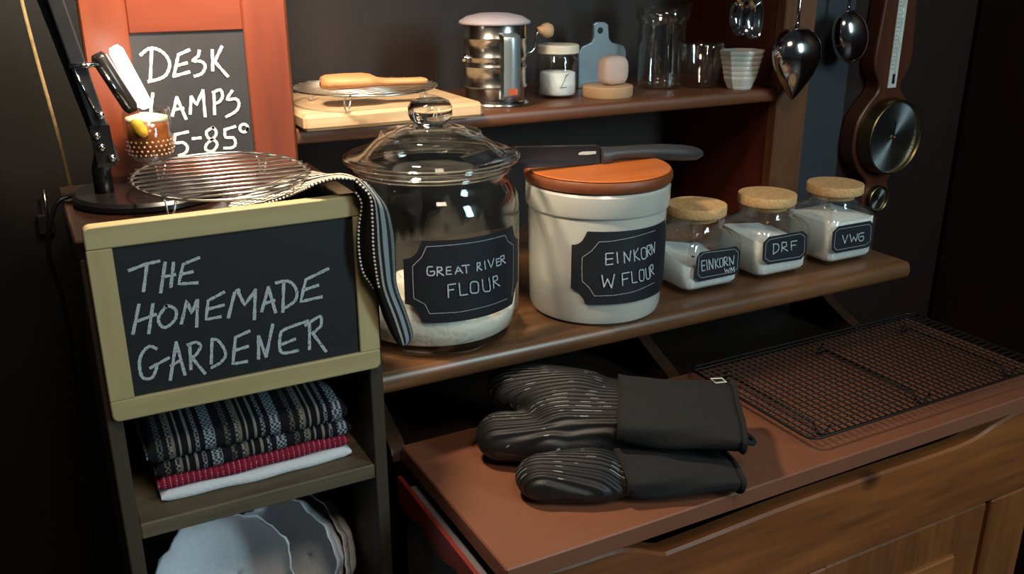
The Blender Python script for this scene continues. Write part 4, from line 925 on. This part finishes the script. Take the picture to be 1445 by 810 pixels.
for i, (x, y, _) in enumerate(fr):
    ff.append(PY(x, y, .800-.048*max(0, (i-2)/5)) if i > 2 else PZ(x, y, Z_T+.004))
for i, (x, y) in enumerate(bkk):
    q = PZ(x, y, Z_T+.004) if i < 4 else PY(x, y, [0, 0, 0, 0, .90, .87, .835, .80][i]); bbk.append(q)
ff[3] = PY(405, 277, .815)
rows = []; uvs = []
A_ = smooth_line(ff, 5); B_ = smooth_line(bbk, 5)
for i, (a, b) in enumerate(zip(A_, B_)):
    row = [a+(b-a)*t+np.array([0, 0, .004*math.sin(math.pi*t)]) for t in np.linspace(0, 1, 12)]
    row = [np.array([p[0], p[1], max(p[2], Z_T+.0035)]) for p in row]
    rows.append(row); uvs += [(t*.999, i/len(A_)) for t in np.linspace(0, 1, 12)]
mb = MB().grid(rows); mb.uv = uvs
M['drapetop'] = stripes('draped_white_pattern', [(0, '161416', 0), (.06, 'd8d0c2', 1), (.25, '1b1819', 0), (.34, 'd8d0c2', 0), (.42, '1b1819', 0), (.5, 'd5cdbf', 1), (.66, '1b1819', 0), (.74, 'cfc6b8', 0), (.80, '1b1819', 0), (.86, 'cfc6b8', 1)], 'UV', 0, 1.0, .95, 26)
o = obj('flat_end', mb, M['drapetop'], dt, True); md = o.modifiers.new('s', 'SOLIDIFY'); md.thickness = .0022
obj('stitching', beads(A_[10:], .0013, .0036), M['stitch'], dt, True)

# white cloth bowl covers on the lowest visible shelf
def cloth_bowl(label, c, ax, R, D, seed):
    t = np.array(ax, float); t /= np.linalg.norm(t); u = np.cross(t, (0, 0, 1)); u /= np.linalg.norm(u); v = np.cross(t, u)
    rows = []
    for i in range(15):
        s = i/14; r = R*math.sin(min(1, .002+s*1.02)*math.pi/2)**.8; d = -D*math.cos(s*math.pi/2)
        row = []
        for k in range(72):
            a = 2*math.pi*k/72; ru = s*(.0022*math.sin(5*a+seed)+.0016*math.sin(11*a+2*seed+3*s)+.0011*math.sin(23*a+4*s))
            row.append(np.array(c)+t*(d+.6*ru)+(u*math.cos(a)+v*math.sin(a))*(r+ru))
        rows.append(row)
    for q, rr in ((.004, 1.03), (.001, .985), (-.006, .99)):
        rows.append([np.array(c)+t*(q+.0012*math.sin(5*2*math.pi*k/72+seed))+(u*math.cos(2*math.pi*k/72)+v*math.sin(2*math.pi*k/72))*(R*rr+.0022*math.sin(5*2*math.pi*k/72+seed)+.0016*math.sin(11*2*math.pi*k/72+2*seed+3)+.0011*math.sin(23*2*math.pi*k/72+4)) for k in range(72)])
    zmin = min(p[2] for r in rows for p in r)
    o = obj('cloth_bowl_cover', MB().grid(rows, True), M['whitecloth'], loc=(c[0], c[1], zmin), smooth=True); md = o.modifiers.new('s', 'SOLIDIFY'); md.thickness = .0015
    return tag(o, label, 'bowl cover', 'white cloth covers in the bookcase')
zl = Z_B-.24
cloth_bowl('front white crinkled cloth cover on the lower bookcase shelf', (.118, .865, zl+.094), (-.35, -.75, .45), .072, .05, 1.0)
cloth_bowl('hindmost white crinkled cloth cover nested behind the other two', (.196, .880, zl+.091), (-.80, -.50, .33), .072, .05, 4.1)
cloth_bowl('middle white crinkled cloth cover leaning between the front and hindmost ones', (.178, .868, zl+.092), (-.75, -.55, .35), .072, .05, 2.3)

# ------------------------------------------------------------------ oven mitts
mm, N, L, b = mat0('ribbed_black_mitt')
tc = N.new('ShaderNodeTexCoord'); mp_n = N.new('ShaderNodeMapping'); mp_n.inputs['Rotation'].default_value = (0, 0, math.radians(35)); L.new(tc.outputs['Object'], mp_n.inputs[0])
wv = N.new('ShaderNodeTexWave'); wv.wave_type = 'BANDS'; wv.bands_direction = 'Y'; wv.inputs['Scale'].default_value = 55; wv.inputs['Distortion'].default_value = 1.2; wv.inputs['Detail'].default_value = 1; wv.inputs['Detail Scale'].default_value = .4; L.new(mp_n.outputs[0], wv.inputs['Vector'])
nn = N.new('ShaderNodeTexNoise'); nn.inputs['Scale'].default_value = 45; L.new(mp_n.outputs[0], nn.inputs['Vector'])
rr_ = N.new('ShaderNodeValToRGB'); rr_.color_ramp.elements[0].position = .93; rr_.color_ramp.elements[1].position = .985; rr_.color_ramp.elements[0].color = lin('121316'); rr_.color_ramp.elements[1].color = lin('8a8f92')  # pale broken crests: dashed glints of the ribs painted into the colour
mk = N.new('ShaderNodeMath'); mk.operation = 'MULTIPLY'; r2 = N.new('ShaderNodeValToRGB'); r2.color_ramp.elements[0].position = .5; r2.color_ramp.elements[1].position = .6
L.new(nn.outputs['Fac'], r2.inputs[0]); L.new(wv.outputs['Fac'], mk.inputs[0]); L.new(r2.outputs[0], mk.inputs[1]); L.new(mk.outputs[0], rr_.inputs[0]); L.new(rr_.outputs[0], b.inputs['Base Color'])
b.inputs['Roughness'].default_value = .55
bp = N.new('ShaderNodeBump'); bp.inputs['Strength'].default_value = .6; bp.inputs['Distance'].default_value = .003; L.new(wv.outputs['Fac'], bp.inputs['Height']); L.new(bp.outputs['Normal'], b.inputs['Normal'])
M['mitt'] = mm
def smin(a, b, k): h = np.clip(.5+.5*(b-a)/k, 0, 1); return b*(1-h)+a*h-k*h*(1-h)
def mitt(label, origin_, ang, segs, cuff, zoff, tagside):
    """segs: list of (u0,v0,z0,r0,u1,v1,z1,r1,flat); cuff: (u0,u1,halfwidth,zc,thick)"""
    U = np.array([math.cos(ang), math.sin(ang)]); V = np.array([U[1], -U[0]])
    t = thing('oven_mitt', (origin_[0], origin_[1], Z_C), label, 'oven mitt', 'black oven mitts on the counter')
    h = .004; lo = np.array([.07, -.14, -.01]); hi = np.array([.33, .15, .11])
    gx, gy, gz = [np.arange(lo[i], hi[i], h) for i in range(3)]
    X, Y_, Z_ = np.meshgrid(gx, gy, gz, indexing='ij'); F = None
    for u0, v0, z0, r0, u1, v1, z1, r1, fl_ in segs:
        d = np.array([u1-u0, v1-v0, 0]); ll = d@d
        T_ = np.clip(((X-u0)*d[0]+(Y_-v0)*d[1])/ll, 0, 1)
        zc = z0+(z1-z0)*T_; r = r0+(r1-r0)*T_
        q = np.sqrt((X-u0-d[0]*T_)**2+(Y_-v0-d[1]*T_)**2+((Z_-zc)/fl_)**2)-r
        F = q if F is None else smin(F, q, .007)
    F = np.maximum(F, .0035-Z_)                       # flattened where it lies on the counter
    vs, fs = surf_nets(F, lo, h)
    def W(p): xy = np.array(origin_)+U*p[0]+V*p[1]; return (xy[0], xy[1], Z_C+p[2])
    mb = MB().add([W((p[0], p[1], p[2]-.003)) for p in vs], fs)
    # relax
    hnd = obj('hand', mb, M['mitt'], t, True)
    md = hnd.modifiers.new('sm', 'SMOOTH'); md.factor = .5; md.iterations = 4
    u0, u1, hw0, hw1, zc0, zc1, th0, th1 = cuff; rows = []
    for i in range(13):
        s = i/12; u = u0+(u1-u0)*s; row = []
        hw = hw0+(hw1-hw0)*s; zc = zc0+(zc1-zc0)*s; th = th0+(th1-th0)*s
        for q in np.linspace(0, 2*math.pi, 49)[:-1]:
            f_ = lambda v, e: math.copysign(abs(v)**e, v)
            wob = .0015*math.sin(3*q+u*40)+.001*math.sin(7*q-u*60)
            row.append(W((u, (hw+wob)*f_(math.cos(q), .75), max(zc+(th+wob)*f_(math.sin(q), .6), .001))))
        rows.append(row)
    cf = obj('cuff', MB().grid(rows, True), M['cuff'], t, True); md = cf.modifiers.new('s', 'SOLIDIFY'); md.thickness = .004; md.offset = -1
    rim = [np.array(p) for p in rows[0]]
    obj('hem', MB().tube(rim, .0028, 6, closed=True), M['cuff'], t, True)
    ed = W((u0+.004, hw0*tagside, zc0))
    obj('hanging_loop', MB().tube(smooth_line([W((u0+.006, hw0*tagside*.3, zc0-.004)), W((u0-.010, hw0*tagside*.35, zc0-.010)), W((u0-.014, hw0*tagside*.5, zc0-.012)), W((u0-.006, hw0*tagside*.62, zc0-.008)), W((u0+.006, hw0*tagside*.6, zc0-.004))], 4), .0028, 8), M['cuff'], t, True)
    return t, W
ang = math.atan2(.57, -.82)
up_, Wu = mitt('upper black ribbed oven mitt with thumb resting on the counter', (.616, .650), ang,
    [(.115, .006, .060, .052, .17, .012, .059, .054, .42), (.17, .024, .060, .046, .232, .050, .058, .041, .62), (.14, -.016, .046, .036, .19, -.024, .036, .030, .75), (.19, -.024, .036, .029, .246, -.018, .031, .029, .9)],
    (.0, .125, .066, .058, .057, .060, .015, .021), 0, -1)
p = [Wu((.012, .055, .0735)), Wu((.024, .050, .0745)), Wu((.020, .040, .0745)), Wu((.008, .046, .0735))]
obj('white_tag', MB().tube([np.array(q)+[0, 0, .001] for q in p], .0008, 6, closed=True), M['stitch'], up_, label='small white diamond tag')
ang2 = math.atan2(.30, -.95)
lo_, Wl = mitt('lower black ribbed oven mitt lying flat under the other', (.592, .646), ang2,
    [(.11, .0, .020, .048, .15, -.002, .020, .046, .36), (.14, -.012, .021, .036, .188, -.010, .023, .031, .72), (.13, .03, .018, .026, .17, .055, .018, .022, .7)],
    (.0, .115, .062, .05, .018, .021, .014, .018), 0, -1)
